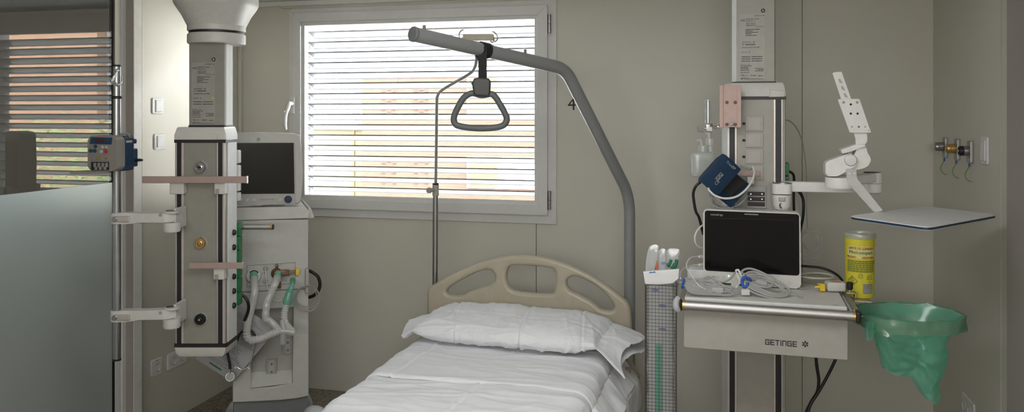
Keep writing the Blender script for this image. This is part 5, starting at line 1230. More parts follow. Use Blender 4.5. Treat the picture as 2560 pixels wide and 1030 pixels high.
b = NB(); yprism(b, AR.poly([(2084, 180.5), (2102, 179), (2105, 181), (2130, 252), (2104, 252), (2081, 183)], yp_ + .002), yp_ + .001, yp_ + .006, .0015); bs_ = AR.part('bracket_strip', b, 'arm_white')
for k in range(3):
    cx_, cy_ = 2101 + k * 6.5, 203 + k * 18
    b = NB(); yprism(b, AR.poly([(cx_ - 5, cy_ - 6), (cx_ - .5, cy_ - 6), (cx_ + 6, cy_ + 5), (cx_ + 1, cy_ + 5), (cx_ - 2, cy_ + 1), (cx_ - 2, cy_ + 6)], yp_), yp_ + .0002, yp_ + .002); AR.part('slot', b, 'plastic_grey', bs_, smooth=False)
for px, py, r_, m in ((2127, 261, .004, 'print_black'), (2127, 284, .004, 'print_black'), (2144, 284, .004, 'print_black'), (2147, 317, .004, 'print_grey'), (2109, 256, .005, 'lead_grey'), (2143, 256, .005, 'lead_grey'), (2130, 317, .003, 'lead_grey'), (2163, 317, .003, 'lead_grey'), (2172, 326, .002, 'lead_grey')):
    q = AR.px(px, py, yp_ - .006); b = NB(); cyl(b, (q.x, yp_ - .0055, q.z), (q.x, yp_ - .0066, q.z), r_, seg=12); AR.part('screw_hole', b, m, bp_)
# tray and its strut
kz = .3548 + .0
ZT = EYE - kz
cr = [AR.L(on_z(x, y, ZT)) for x, y in ((2119.5, 540), (2321, 568.5), (2496, 536.5), (2308, 514.5))]
rp = rounded([(c.x, c.y) for c in cr], .035)
zt = cr[0].z
b = NB(); zprism(b, rp, zt - .003, zt, .001); tr_ = AR.part('tray_top', b, 'print_white', ang=50)
cen = sum((V((c.x, c.y, 0)) for c in cr), V((0, 0, 0))) / 4
def inset(f): return [((p[0] - cen.x) * f + cen.x, (p[1] - cen.y) * f + cen.y) for p in rp]
b = NB(); zprism(b, inset(.997), zt - .0095, zt - .003, .001); AR.part('tray_edge', b, 'pump_blue', tr_, label='dark blue edge band')
b = NB(); zprism(b, inset(.90), zt - .017, zt - .0095, .001); AR.part('tray_base', b, 'print_white', tr_)
q = AR.L(on_z(2470, 534, ZT)); b = NB(); cyl(b, (q.x, q.y, zt - .001), (q.x, q.y, zt + .0006), .011, seg=20); AR.part('tray_badge', b, 'frame_grey', tr_)
s0_ = AR.px(2128, 434, yh_ - .05); s1_ = AR.px(2196, 527, yh_ - .07); s1_.z = zt - .004
b = NB(); dd_ = (s1_ - V((s0_.x, s0_.y, s0_.z))); 
sp_ = rounded([(2115, 422), (2141, 423), (2142, 446), (2208, 527), (2185, 531), (2118, 456)], 5, 4)
def ysl(py): return yh_ - .055 + (max(446, py) - 446) / 84 * (.112 - .055 + .055)
fa = [AR.px(u, v, ysl(v)) for u, v in sp_]; va = [b.verts.new(p) for p in fa]; vb = [b.verts.new(p + V((0, .013, 0))) for p in fa]
b.faces.new(va); b.faces.new(vb[::-1])
for i in range(len(va)): b.faces.new((va[i], vb[i], vb[(i + 1) % len(va)], va[(i + 1) % len(va)]))
st_ = AR.part('tray_strut', b, 'arm_white')
for px in (2123, 2136):
    q = AR.px(px, 433.5, yh_ - .06); b = NB(); lathe(b, [(.0048, 0), (.0048, .0015), (.002, .0015)], axis_m((q.x, yh_ - .06, q.z), (0, -1, 0)), 12); AR.part('strut_screw', b, 'steel_dark', st_)
# ================================================================ right wall fittings
def on_right(px, py): return on_x(px, py, XR)
rr3 = -math.pi / 2
def wall_outlet(px, py, kind, label):
    p = on_right(px, py); t = T('gas_outlet', label, 'gas outlet', p, rr3, 'gas outlets on the right wall')
    b = NB(); yprism(b, rrect(-.030, .030, -.044, .046, .006), -.010, 0, .003); t.part('back_plate', b, 'rail_grey')
    b = NB(); box(b, .026, .031, -.013, -.008, -.042, .044, .002); t.part('plate_edge', b, 'frame_grey')
    m = {'silver': 'steel_dark', 'brass': 'brass', 'black': 'black_rubber'}[kind]
    b = NB(); lathe(b, [(.021, 0), (.021, .020), (.019, .022)], axis_m((-.004, -.009, .004), (0, -1, 0)), 28); s_ = t.part('socket_body', b, 'steel_dark' if kind != 'brass' else 'brass')
    b = NB(); lathe(b, [(.020, 0), (.020, .013), (.017, .016), (.013, .016), (.012, .010)], axis_m((-.004, -.031, .004), (0, -1, 0)), 28); t.part('release_ring', b, m, s_)
    b = NB(); lathe(b, [(.006, 0), (.006, .008), (.004, .009)], axis_m((-.004, -.040, .004), (0, -1, 0)), 16); t.part('probe_pin', b, 'chrome', s_)
    b = NB(); box(b, -.012, .010, -.0125, -.009, -.036, -.028, .001); t.part('name_plate', b, 'label_paper')
    b = NB(); cyl(b, (.012, -.012, -.046), (.012, -.012, -.060), .004, seg=8); ew = t.part('wire_lug', b, 'tie_blue', label='blue lug')
    b = NB(); tube(b, [(.012, -.012, -.06), (-.006, -.020, -.085), (-.008, -.020, -.105), (.004, -.012, -.118), (.012, -.002, -.122)], .0018, 6); t.part('earth_wire', b, 'earth_wire', label='green yellow wire')
wall_outlet(2366, 369, 'silver', 'silver gas outlet on the right wall, nearest the corner')
wall_outlet(2396, 374, 'brass', 'brass gas outlet on the right wall, between silver and black ones')
wall_outlet(2429, 380, 'black', 'black gas outlet on the right wall, beside the blank plate')
switch('blank_plate', 'white blank switch plate on the right wall beside the gas outlets', on_right(2466, 376), .072, .108, rr3, (.050, .080), 'switch plate')
t = switch('wall_socket', 'white power socket low on the right wall', on_right(2424, 1022), .16, .09, rr3, None, 'socket', 'socket', 'power sockets low on the walls'); socket_part(t, -.035, .0); socket_part(t, .035, 0)
# ================================================================ oxygen flowmeter with humidifier bottle
tfm = 3.20
f0 = at(1760, 441, tfm)
FM = T('flowmeter', 'chrome gas flowmeter with clear humidifier bottle on the left of the right pendant', 'flowmeter', (f0.x, f0.y, f0.z), PSI)
def fp(px, py, dy=0): return FM.px(px, py, dy)
def fcyl(px, py0, py1, w_, m, name, par=None, bev=0, dx=0, label=None):
    q0, q1 = fp(px, py0), fp(px, py1); b = NB(); cyl(b, q0, q1, w_ * tfm / FPX / 2, seg=24, bev=bev); return FM.part(name, b, m, par, label=label)
q = fp(1772, 318); b = NB(); box(b, q.x - .014, q.x + .014, -.014, .014, fp(0 + 1772, 330).z, fp(1772, 309).z, .004); bd0 = FM.part('valve_body', b, 'chrome')
b = NB(); cyl(b, fp(1782, 317), fp(1800, 317), .007, seg=16); cyl(b, fp(1793, 317), fp(1798, 317), .014, seg=20, bev=.002); FM.part('wall_connector', b, 'chrome')
b = NB(); cyl(b, fp(1763, 322), fp(1758, 322), .006, seg=12); FM.part('spindle', b, 'chrome')
b = NB(); c0, c1 = fp(1759, 322), fp(1744, 322)
for k in range(12): a = 2 * math.pi * k / 12; tube(b, [c0 + V((0, math.cos(a), math.sin(a))) * .0115, c1 + V((0, math.cos(a), math.sin(a))) * .0105], .003, 6, sm=1)
cyl(b, c0, c1, .011, .010, seg=20); FM.part('control_knob', b, 'clear_plastic')
b = NB(); lathe(b, [(.012, fp(1770, 308).z), (.012, fp(1770, 252).z), (.0105, fp(1770, 252).z), (.0105, fp(1770, 308).z)], Matrix.Translation((fp(1770, 300).x, 0, 0)), 20, cap=False); FM.part('flow_tube', b, 'clear_plastic')
b = NB(); cyl(b, fp(1768, 307), fp(1768, 252), .0042, seg=12); FM.part('inner_tube', b, 'milky_plastic')
b = NB(); cyl(b, fp(1770, 253), fp(1770, 249), .0125, seg=20, bev=.001); FM.part('tube_cap', b, 'clear_plastic')
b = NB()
for k in range(8): q = fp(1776, 300 - 6 * k); box(b, q.x - .003, q.x + .001, -.013, -.0115, q.z, q.z + .0009)
FM.part('scale_marks', b, 'print_grey', smooth=False)
b = NB(); sph(b, fp(1770, 296), .004); FM.part('float_ball', b, 'steel_dark')
fcyl(1772, 331, 337, 15, 'milky_plastic', 'outlet_nut'); fcyl(1773, 337, 346, 9, 'milky_plastic', 'outlet_stem'); fcyl(1774, 346, 364, 19, 'milky_plastic', 'screw_cap', bev=.002); fcyl(1776, 364, 380, 13, 'milky_plastic', 'neck')
# bottle: rounded body
def bottle(b, px0, px1, ytop, ybot, d_, shrink=0):
    x0, x1 = fp(px0, 0 + 400).x + shrink, fp(px1, 400).x - shrink; zt_, zb_ = fp(1756, ytop).z, fp(1756, ybot).z + shrink; cx = (x0 + x1) / 2; hw = (x1 - x0) / 2
    secs = [(.90, zb_), (.97, zb_ + .004), (1, zb_ + .02), (1, zt_ - .018), (.93, zt_ - .007), (.75, zt_)]
    loft(b, [([(cx + hw * k * (abs(math.cos(a)) ** .55) * math.copysign(1, math.cos(a)), d_ * k * (abs(math.sin(a)) ** .55) * math.copysign(1, math.sin(a))) for a in [2 * math.pi * i / 28 for i in range(28)]], z) for k, z in secs])
b = NB(); bottle(b, 1727, 1785, 379, 441, .036); hb_ = FM.part('bottle', b, 'milky_plastic', ang=60)
b = NB(); bottle(b, 1727, 1785, 404, 440, .036, .002); FM.part('water', b, 'milky_plastic', hb_)
b = NB(); tube(b, [fp(1782, 380, -.004), fp(1784, 395, -.01), fp(1784, 440, -.01)], .005, 10); FM.part('side_tube', b, 'milky_plastic', hb_)
fcyl(1757, 364, 381, 23, 'milky_plastic', 'bottle_cap', bev=.002)
b = NB(); tube(b, [fp(1754, 365), fp(1753, 355), fp(1751, 351), fp(1746, 350), fp(1740, 353)], [.006, .0055, .005, .004, .0035], 10); FM.part('spout', b, 'milky_plastic')
# ================================================================ blood pressure cuff
tc_ = 3.0
def cz_(x, y): return (1690 + x * .165, 370 + y * .165)
CU = T('pressure_cuff', 'rolled dark blue blood pressure cuff with white hose hung on the right pendant rail', 'blood pressure cuff', at(1818, 520, tc_), PSI)
o0 = CU.px(*cz_(735, 100), 0); oa = CU.px(*cz_(365, 510), 0); op_ = CU.px(*cz_(1000, 300), 0)
av = (oa - o0); av.y = 0; La = av.length; av.normalize(); pv = (op_ - o0); pv.y = 0; pv = (pv - av * pv.dot(av)); Lp = pv.length; pv.normalize(); dv = V((0, 1, 0))
def cstrip(path, thick, a0, a1, na=14, bulge=0.0):
    """strip swept along the cuff axis; path in (p, d)"""
    P = smooth_pts([V((p * Lp, d_, 0)) for p, d_ in path], 6); b = NB(); n = len(P); rows = []
    for k in range(na + 1):
        f = k / na; r_ = []
        for i, p in enumerate(P):
            t = (P[min(n - 1, i + 1)] - P[max(0, i - 1)]).normalized(); nn = V((-t.y, t.x, 0)); fi = i / (n - 1)
            a = a0 + (a1 - a0) * f; edge = 1 - .5 * (abs(2 * f - 1) ** 10)
            wob = .0015 * noise.noise(V((f * 4, fi * 5, 2)))
            for s_ in (1, -1):
                q = p + nn * (s_ * thick / 2 * edge) + nn * wob; r_.append(b.verts.new(o0 + av * (a * La) + pv * q.x + dv * q.y))
        rows.append(r_)
    for A, B in zip(rows, rows[1:]):
        for i in range(n - 1):
            for s_ in (0, 1):
                b.faces.new((A[2 * i + s_], A[2 * i + 2 + s_], B[2 * i + 2 + s_], B[2 * i + s_]))
        for i in (0, n - 1): b.faces.new((A[2 * i], A[2 * i + 1], B[2 * i + 1], B[2 * i]))
    for R_ in (rows[0], rows[-1]):
        for i in range(n - 1): b.faces.new((R_[2 * i], R_[2 * i + 2], R_[2 * i + 3], R_[2 * i + 1]))
    return b
b = cstrip([(.22, .012), (.10, .010), (.02, .018), (.0, .034), (.06, .055), (.4, .070), (1.0, .075), (1.6, .066), (1.88, .046), (1.93, .034)], .010, .10, .94)
CU.part('cuff_wrap', b, 'cuff_blue')
b = cstrip([(.02, .030), (-.01, .010), (.03, -.008), (.12, -.014), (.5, -.012), (.98, -.004)], .012, .0, 1.0); fl = CU.part('cuff_flap', b, 'cuff_blue')
b = cstrip([(.9, .067), (1.2, .067), (1.62, .058), (1.80, .045)], .003, .13, .70); CU.part('hook_lining', b, 'strap_black', label='black hook and loop lining')
def on_flap(p, a, d_=-.0205): return o0 + av * (a * La) + pv * (p * Lp) + dv * d_
Mx = Matrix((pv, -av, -dv)).transposed().to_4x4()
b = NB(); text(b, 'TrueBP', .0145, Matrix.Translation(on_flap(.22, .155)) @ Mx, 'LEFT', 1.0, .0006); CU.part('cuff_print', b, 'lead_grey', fl, smooth=False)
b = NB(); Mz = Matrix((av, pv, -dv)).transposed().to_4x4(); Mz = Matrix((-av, -pv, -dv)).transposed().to_4x4()
def sgn_(p, a): return Matrix.Translation(on_flap(p, a)) @ Matrix((-av, -pv, -dv)).transposed().to_4x4()
text(b, 'CE', .017, Matrix.Translation(on_flap(.47, .80)) @ Matrix((-av, -pv, dv)).transposed().to_4x4() @ Matrix.Diagonal((1, -1, -1, 1)), 'LEFT', 1, .0006)
for a in (.62, .50):
    M3 = Matrix.Translation(on_flap(.44, a)) @ Matrix((-av, pv, -dv)).transposed().to_4x4(); s_ = .0065
    strokes(b, [[(-s_, -s_), (s_, -s_), (s_, s_), (-s_, s_), (-s_, -s_)], [(-s_, -s_), (s_, s_)], [(-s_ * .4, s_), (0, -s_ * .2), (s_ * .5, s_)]], .0016, M3, .0006)
CU.part('cuff_symbols', b, 'lead_grey', fl, smooth=False)
b = NB(); tube(b, [CU.px(*cz_(1165, 285), .03), CU.px(*cz_(1188, 380), .0), CU.px(*cz_(1150, 500), -.03), CU.px(*cz_(1060, 630), -.04), CU.px(*cz_(920, 735), -.045), CU.px(*cz_(750, 765), -.045), CU.px(*cz_(600, 725), -.04), CU.px(*cz_(510, 650), -.03), CU.px(*cz_(490, 600), -.01)], .0042, 10); CU.part('air_hose', b, 'lead_white', label='pale air hose')
b = NB()
tube(b, [CU.px(*cz_(500, 620), .03), CU.px(*cz_(505, 760), .03), CU.px(*cz_(570, 870), .03), CU.px(*cz_(700, 915), .03), CU.px(*cz_(860, 905), .04)], .0040, 10); CU.part('air_hose', b, 'lead_grey')
b = NB(); tube(b, [CU.px(*cz_(530, 700), .06), CU.px(*cz_(600, 800), .05), CU.px(*cz_(720, 890), .05), CU.px(*cz_(870, 890), .06), CU.px(*cz_(990, 830), .06), CU.px(*cz_(1080, 720), .07)], .0045, 10); CU.part('air_hose', b, 'lead_grey')
b = NB(); tube(b, [CU.px(*cz_(560, 720), .08), CU.px(*cz_(580, 850), .08), CU.px(*cz_(700, 900), .08), CU.px(*cz_(900, 910), .08), CU.px(*cz_(1000, 860), .09)], .0042, 10); CU.part('air_hose', b, 'lead_grey')
b = NB(); tube(b, [CU.px(*cz_(980, 270), .05), CU.px(*cz_(1060, 300), .05), CU.px(*cz_(1120, 320), .05), CU.px(*cz_(1165, 300), .035)], .004, 10); CU.part('air_hose', b, 'lead_grey')
b = NB(); tube(b, [CU.px(*cz_(372, 515), .03), CU.px(*cz_(300, 580), .03), CU.px(*cz_(262, 680), .04), CU.px(*cz_(270, 800), .05), CU.px(*cz_(300, 960), .07), CU.px(1748, 545, .10), CU.px(1758, 585, .18)], .0055, 10); CU.part('black_hose', b, 'black_rubber', label='black connecting hose')
# ================================================================ cables around the right pendant
def wire(name, pts, r, m, label, cat='cable', seg=8):
    b = NB(); tube(b, pts, r, seg); return single(name, b, m, label, cat, 'black cables by the right pendant' if m == 'black_rubber' else None)
wire('network_cable', [at(1964, 300, 3.24), at(1975, 303, 3.26), at(1990, 318, 3.3), at(2003, 345, 3.34), at(2011, 385, 3.38), at(2016, 440, 3.4), at(2016, 500, 3.4), at(2018, 570, 3.38)], .0022, 'lead_grey', 'thin grey cable arching from the right flank of the right pendant')
wire('mains_cable', [at(1972, 428, 3.30), at(1983, 436, 3.30), at(1985, 455, 3.32), at(1984, 500, 3.30), at(1986, 560, 3.25), at(1984, 600, 3.2)], .0055, 'black_rubber', 'black cable dropping from the green sockets of the right pendant')
wire('mains_cable', [at(1996, 478, 3.32), at(2005, 490, 3.32), at(2009, 510, 3.32), at(2007, 545, 3.3), at(1999, 580, 3.25), at(1994, 610, 3.2)], .006, 'black_rubber', 'thicker black cable curving behind the top right of the patient monitor')
wire('mains_cable', [at(1995, 664, 3.12), at(2020, 666, 3.12), at(2050, 669, 3.1), at(2075, 677, 3.08), at(2095, 689, 3.05), at(2106, 702, 3.02)], .0048, 'black_rubber', 'black cable running right from the monitor towards the sharps container')
wire('white_cable', [at(1764, 558, 3.09), at(1748, 570, 3.06), at(1738, 588, 3.05), at(1738, 605, 3.05), at(1746, 617, 3.06), at(1764, 622, 3.09)], .0035, 'lead_white', 'white cable looping out of the left side of the monitor')
b = NB()
for k, (cx_, cy_, a_, h_, ph) in enumerate(((2028, 612, 27, 37, .3), (2022, 618, 26, 40, .2), (2027, 600, 22, 26, .8))):
    tube(b, [at(cx_ + a_ * math.cos(t * 2 * math.pi / 12 + ph), cy_ + h_ * math.sin(t * 2 * math.pi / 12 + ph) + 4 * math.sin(t * 1.7), 3.06 + .006 * k + .008 * math.sin(t)) for t in range(12)], .0018, 6, closed=True, sm=4)
single('coiled_cable', b, 'lead_grey', 'loose coil of thin grey cable hanging right of the patient monitor', 'cable')
b = NB(); zs = SF.o.location.z + ztop
for k in range(7):
    pts = []
    for t in range(14):
        a = t * 2 * math.pi / 14; p = on_z(2040, 690, zs + .006 + .0045 * k); p = p + RV * (math.cos(a) * (.062 + .004 * math.sin(k * 2.3))) + DV * (math.sin(a) * (.055 + .004 * math.cos(k * 1.7))) + V((.003 * math.sin(k * 5), 0, .002 * math.sin(a * 2 + k))); pts.append(p)
    tube(b, pts, .0032, 6, closed=True, sm=3)
single('coiled_tubing', b, 'lead_cream', 'coil of cream tubing lying on the shelf right of the monitor', 'tubing')
wire('floor_cable', [at(2038, 870, 3.05), at(2042, 915, 3.05), at(2047, 950, 3.05), at(2043, 980, 3.05), at(2028, 1005, 3.05), at(2012, 1040, 3.05), at(2006, 1070, 3.05)], .006, 'black_rubber', 'black cable hanging under the drawer, the left one of two')
wire('floor_cable', [at(2094, 880, 3.02), at(2086, 905, 3.02), at(2066, 945, 3.03), at(2045, 982, 3.035), at(2026, 1012, 3.035), at(2018, 1042, 3.03), at(2014, 1075, 3.03)], .0058, 'black_rubber', 'black cable hanging under the drawer, the right one of two')
# ================================================================ lead bundles on the shelf
def lz_(x, y): return (1690 + x * .1165, 640 + y * .1165)
def ls(px, py, up=0.0):
    p = on_z(px, py, zs + .004); return p + V((0, 0, up))
def lt(px, py):                                     # leaning heap: nearer and lower at the front
    t = 2.80 + max(0, (748 - py)) / 78 * .085; return at(px, py, t)
LB = T('lead_bundle', 'bundle of grey patient leads with dark blue tie on left of shelf', 'cable bundle', ls(1770, 730), 0, 'lead bundles on the shelf')
rnd = random.Random(4)
def leadset(t, lines, r, m, name='lead', t0=None):
    for ln in lines:
        def pt(i, p):
            q = lt(*p)
            if t0 and i < 5: f = 1 - i / 5; q = at(*p, (q - CAM).dot(DV) * (1 - f) + t0 * f)
            return t.L(q)
        b = NB(); tube(b, [pt(i, p) for i, p in enumerate(ln)], r, 8); t.part(name, b, m)
fan = []
for k in range(9):
    y0_ = 700 + rnd.uniform(-2, 8); xe = rnd.uniform(1795, 1838); yc_ = 704 + k * 2.6
    fan.append([(1706, y0_), (1722, y0_ + rnd.uniform(-8, 4)), (1750, yc_ - rnd.uniform(2, 10)), (xe - 20, yc_ + 2), (xe, yc_ + 9), (xe - 12, yc_ + 14), (1775, yc_ + 12), (1745, yc_ + 11), (1722, yc_ + 4), (1712, y0_ + 5)])
for ln in fan: ln[:] = [(x, min(742, y)) for x, y in ln]
leadset(LB, fan, .0026, 'lead_grey')
leadset(LB, [[lz_(150, 600), lz_(330, 540), lz_(560, 500), lz_(700, 440), lz_(850, 530), lz_(1050, 640), lz_(1150, 670)], [lz_(160, 640), lz_(420, 570), lz_(620, 520), lz_(760, 470), lz_(950, 560), lz_(1150, 500), lz_(1280, 340)],
             [lz_(330, 600), lz_(330, 680), lz_(430, 750), lz_(640, 740), lz_(800, 760), lz_(1000, 830), lz_(1250, 820), lz_(1340, 790)], [lz_(560, 520), lz_(760, 560), lz_(900, 640), lz_(1060, 660), lz_(1300, 690)]], .0032, 'lead_grey')
leadset(LB, [[lz_(500, 15), lz_(400, 20), lz_(300, 50), lz_(235, 150), lz_(235, 260), lz_(300, 370), lz_(360, 450), lz_(420, 560), lz_(520, 660), lz_(640, 720)], [lz_(500, 190), lz_(330, 205), lz_(200, 250), lz_(110, 330), lz_(90, 420), lz_(100, 480)]], .0028, 'lead_white', 'white_lead', 3.06)
for zx, zy in ((530, 15), (540, 190)):
    b = NB(); c0, c1 = LB.L(at(*lz_(zx + 70, zy + 10), 3.08)), LB.L(at(*lz_(zx - 40, zy), 3.05)); cyl(b, c0, c1, .0095, .0045, seg=16); LB.part('plug', b, 'lead_white', label='white plug')
b = NB(); c = LB.L(lt(*lz_(150, 590))); tube(b, [c + V((.003 * math.sin(a), .013 * math.cos(a) * .4, .015 * math.sin(a))) for a in [2 * math.pi * k / 12 for k in range(12)]], .0042, 8, closed=True, sm=2); LB.part('cable_tie', b, 'tie_blue', label='blue tie')
b = NB(); p = LB.L(lt(*lz_(890, 730))); box(b, p.x - .021, p.x + .021, p.y - .008, p.y + .008, p.z - .009, p.z + .010, .003); cyl(b, (p.x - .021, p.y, p.z), (p.x - .034, p.y, p.z - .003), .006, .003, seg=12); LB.part('lead_connector', b, 'plastic_grey')
b = NB(); p0_, p1_ = LB.L(lt(*lz_(1180, 640))), LB.L(lt(*lz_(1340, 640))); prism(b, [(p0_.x, p0_.z), (p1_.x - .004, p0_.z - .004), (p1_.x, p0_.z + .010), (p0_.x + .002, p0_.z + .018)], lambda u, v: V((u, p0_.y, v)), lambda u, v: V((u, p0_.y + .0012, v))); LB.part('paper_tag', b, 'label_paper')
def rz2(x, y): return (1840 + x * .1165, 650 + y * .1165)
RB = T('lead_bundle', 'thick coil of grey monitor cable with bright blue tie below the monitor screen', 'cable bundle', ls(1925, 745), 0, 'lead bundles on the shelf')
coil = []
for k in range(8):
    f = k / 7
    coil.append([rz2(180, 430 + 8 * k), rz2(330 - 10 * k, 330 + 14 * k), rz2(560, 330 + 16 * k), rz2(760 + 10 * k, 430 + 14 * k), rz2(930 + 18 * k, 580 + 10 * k), rz2(1010 + 14 * k, 680 + 8 * k), rz2(900, 730 + 5 * k), rz2(650, 670 + 10 * k), rz2(400, 560 + 14 * k), rz2(170, 470 + 8 * k)])
for ln in coil: pass
def lt2(px, py, k): t = 2.795 + max(0, (748 - py)) / 78 * .095 + (.004 * (k % 3)); return at(px, py, t)
for k, ln in enumerate(coil):
    b = NB(); tube(b, [RB.L(lt2(x, y, k)) for x, y in ln], .0042, 8, closed=True); RB.part('cable_loop', b, 'lead_grey')
for ln, r_ in (([rz2(130, 300), rz2(110, 250), rz2(180, 195), rz2(300, 180), rz2(470, 230), rz2(640, 310), rz2(770, 370), rz2(810, 440), rz2(760, 540), rz2(660, 580), rz2(500, 560), rz2(330, 490), rz2(180, 440)], .0046), ([rz2(190, 320), rz2(250, 260), rz2(420, 260), rz2(640, 350), rz2(860, 450), rz2(1050, 560), rz2(1140, 650), rz2(1100, 740), rz2(940, 780), rz2(700, 760), rz2(430, 660), rz2(200, 540)], .0046), ([rz2(1150, 660), rz2(1270, 690), rz2(1370, 760), rz2(1370, 820), rz2(1200, 850), rz2(900, 830), rz2(620, 780), rz2(380, 700), rz2(220, 600)], .0035)):
    b = NB(); tube(b, [RB.L(lt2(x, y, 1) - DV * .006) for x, y in ln], r_, 8); RB.part('cable_loop', b, 'lead_grey')
for ln in ([rz2(110, 340), rz2(60, 250), rz2(30, 215), rz2(-10, 210), rz2(10, 280), rz2(50, 360), rz2(70, 450), rz2(40, 540), rz2(-20, 600)], [rz2(120, 350), rz2(80, 260), rz2(40, 200), rz2(0, 230), rz2(20, 330), rz2(60, 420)]):
    b = NB(); tube(b, [RB.L(lt2(x, y, 0) - DV * .004) for x, y in ln], .0026, 8); RB.part('white_lead', b, 'lead_white')
b = NB(); c = RB.L(lt2(*rz2(175, 460), 0)); tube(b, [c + V((.013 * math.cos(a) * .75 + .002, -.012 + .004 * math.sin(a), .017 * math.sin(a))) for a in [math.radians(60 + 300 * k / 12) for k in range(13)]], .0052, 8, sm=2); tube(b, [c + V((.008, -.012, .015)), c + V((.018, -.010, .012)), c + V((.026, -.004, .004))], [.0055, .005, .003], 8); RB.part('cable_tie', b, 'tie_blue', label='bright blue tie')
b = NB(); p = RB.L(ls(*rz2(200, 760), .012)); obox(b, p, (1, .1, 0), (-.1, 1, 0), (0, 0, 1), .030, .020, .020, .003); RB.part('lead_clip', b, 'plastic_white')
b = NB(); p = RB.L(lt2(*rz2(560, 500), 0) + DV * .012); obox(b, p, (.85, .05, -.3), (0, 1, .2), (.3, 0, .9), .045, .012, .020, .005); RB.part('lead_connector', b, 'plastic_grey')
# transducer with yellow plug
TD = T('sensor_module', 'white sensor box with red oval mark and yellow plug on right end of shelf', 'sensor', ls(2085, 731), 0)
p = TD.L(ls(2090, 729)); b = NB(); obox(b, p + V((0, .02, .016)), (1, .15, 0), (-.15, 1, 0), (0, 0, 1), .066, .05, .034, .008); TD.part('module_body', b, 'plastic_white')
b = NB(); cyl(b, p + V((.002, .012, .0325)), p + V((.002, .012, .0342)), .016, seg=24); bmesh.ops.scale(b, vec=(1.25, .6, 1), verts=b.verts, space=Matrix.Translation(-(p + V((.002, .012, 0))))); TD.part('oval_mark', b, 'orange_red')
b = NB(); p2 = TD.L(ls(2056, 728)); box(b, p2.x - .009, p2.x + .010, p2.y - .004, p2.y + .018, p2.z, p2.z + .026, .003); cyl(b, (p2.x - .009, p2.y + .006, p2.z + .014), (p2.x - .026, p2.y + .006, p2.z + .012), .006, .003, seg=12); cyl(b, (p2.x - .004, p2.y + .006, p2.z + .020), (p2.x - .016, p2.y + .003, p2.z + .026), .004, .002, seg=8); TD.part('yellow_plug', b, 'yellow_plastic', label='yellow plug')
b = NB(); tube(b, [TD.L(ls(1998, 722, .002)), TD.L(ls(2015, 722, .003)), TD.L(ls(2032, 721, .006)), V((p2.x - .022, p2.y + .006, p2.z + .012))], .0018, 6); TD.part('sensor_cable', b, 'lead_grey')
# ================================================================ sharps container on its holder
tS = 2.94
s0 = at(2149, 739, tS)
SC = T('sharps_container', 'yellow sharps container with white rim and red print beyond shelf corner', 'sharps bin', (s0.x, s0.y, s0.z), math.radians(2))
RS = 35 * tS / FPX; Hs = (739 - 590) * tS / FPX
b = NB(); lathe(b, [(RS * .93, 0), (RS * .96, .004), (RS, Hs - .004), (RS, Hs), (RS * .95, Hs), (RS * .91, .008), (0.0001, .008)], seg=40, cap=False); lathe(b, [(RS * .93, 0), (.0001, 0)], seg=40, cap=False); SC.part('tub', b, 'sharps_yellow')
b = NB(); lathe(b, [(RS * 1.03, Hs - .006), (RS * 1.08, Hs - .003), (RS * 1.08, Hs + .010), (RS * 1.0, Hs + .014), (RS * .92, Hs + .010), (RS * .92, Hs - .004), (RS * 1.03, Hs - .006)], seg=40, cap=False); SC.part('rim', b, 'milky_plastic')
b = NB(); lathe(b, [(RS * .93, Hs + .004), (RS * .3, Hs + .006), (0.0001, Hs + .006)], seg=32, cap=False); SC.part('lid', b, 'milky_plastic')
view = math.atan2(SC.cam.y, SC.cam.x)
def wrap(b, r): # bend a flat print (u = arc length, v = height) round the tub
    for v in b.verts:
        a = view + .0 + v.co.x / r; d_ = v.co.z; rr_ = r + d_; v.co = V((rr_ * math.cos(a), rr_ * math.sin(a), v.co.y))
def rows(fill, name, m):
    b = NB(); fill(b); wrap(b, RS * 1.004); SC.part(name, b, m, smooth=False)
def v_(py): return (739 - py) * tS / FPX
def u_(px): return math.asin(max(-.98, min(.98, (px - 2149) / 36))) * RS
I4 = Matrix.Identity(4)
def patch(b, u0, u1, z0, z1, d_=.0):
    n = 10; vs = [[b.verts.new((u0 + (u1 - u0) * i / n, z, d_)) for z in (z0, z1)] for i in range(n + 1)]
    for A, B in zip(vs, vs[1:]): b.faces.new((A[0], B[0], B[1], A[1]))
def T2(u, v): return Matrix.Translation((u, v, .0012))
rows(lambda b: patch(b, u_(2121), u_(2183), v_(641), v_(611)), 'print_field', 'cream_yellow')
def red(b):
    text(b, '-LIMITE DE LLENADO', .0125, T2(u_(2123), v_(619)), 'LEFT', .78, .0004); text(b, 'PELIGRO', .0105, T2(u_(2121), v_(640)), 'LEFT', .85, .0004); text(b, 'RIESGO BIOL', .0100, T2(u_(2155), v_(640.5)), 'LEFT', .80, .0004)
    box(b, u_(2121), u_(2183), v_(611.2), v_(610), .0006, .0012)
rows(red, 'red_print', 'red_print')
rows(lambda b: text(b, 'Minicompact', .0175, T2(u_(2125), v_(630)), 'LEFT', .95, .0004), 'green_print', 'green_print')
def olive(b):
    rnd = random.Random(2)
    for k in range(6):
        y = 646 + k * 5; u = u_(2121)
        while u < u_(2180):
            e = u + rnd.uniform(.005, .012); patch(b, u, e, v_(y + 3.4), v_(y), .0009); u = e + .0018
rows(olive, 'small_print', 'olive_print')
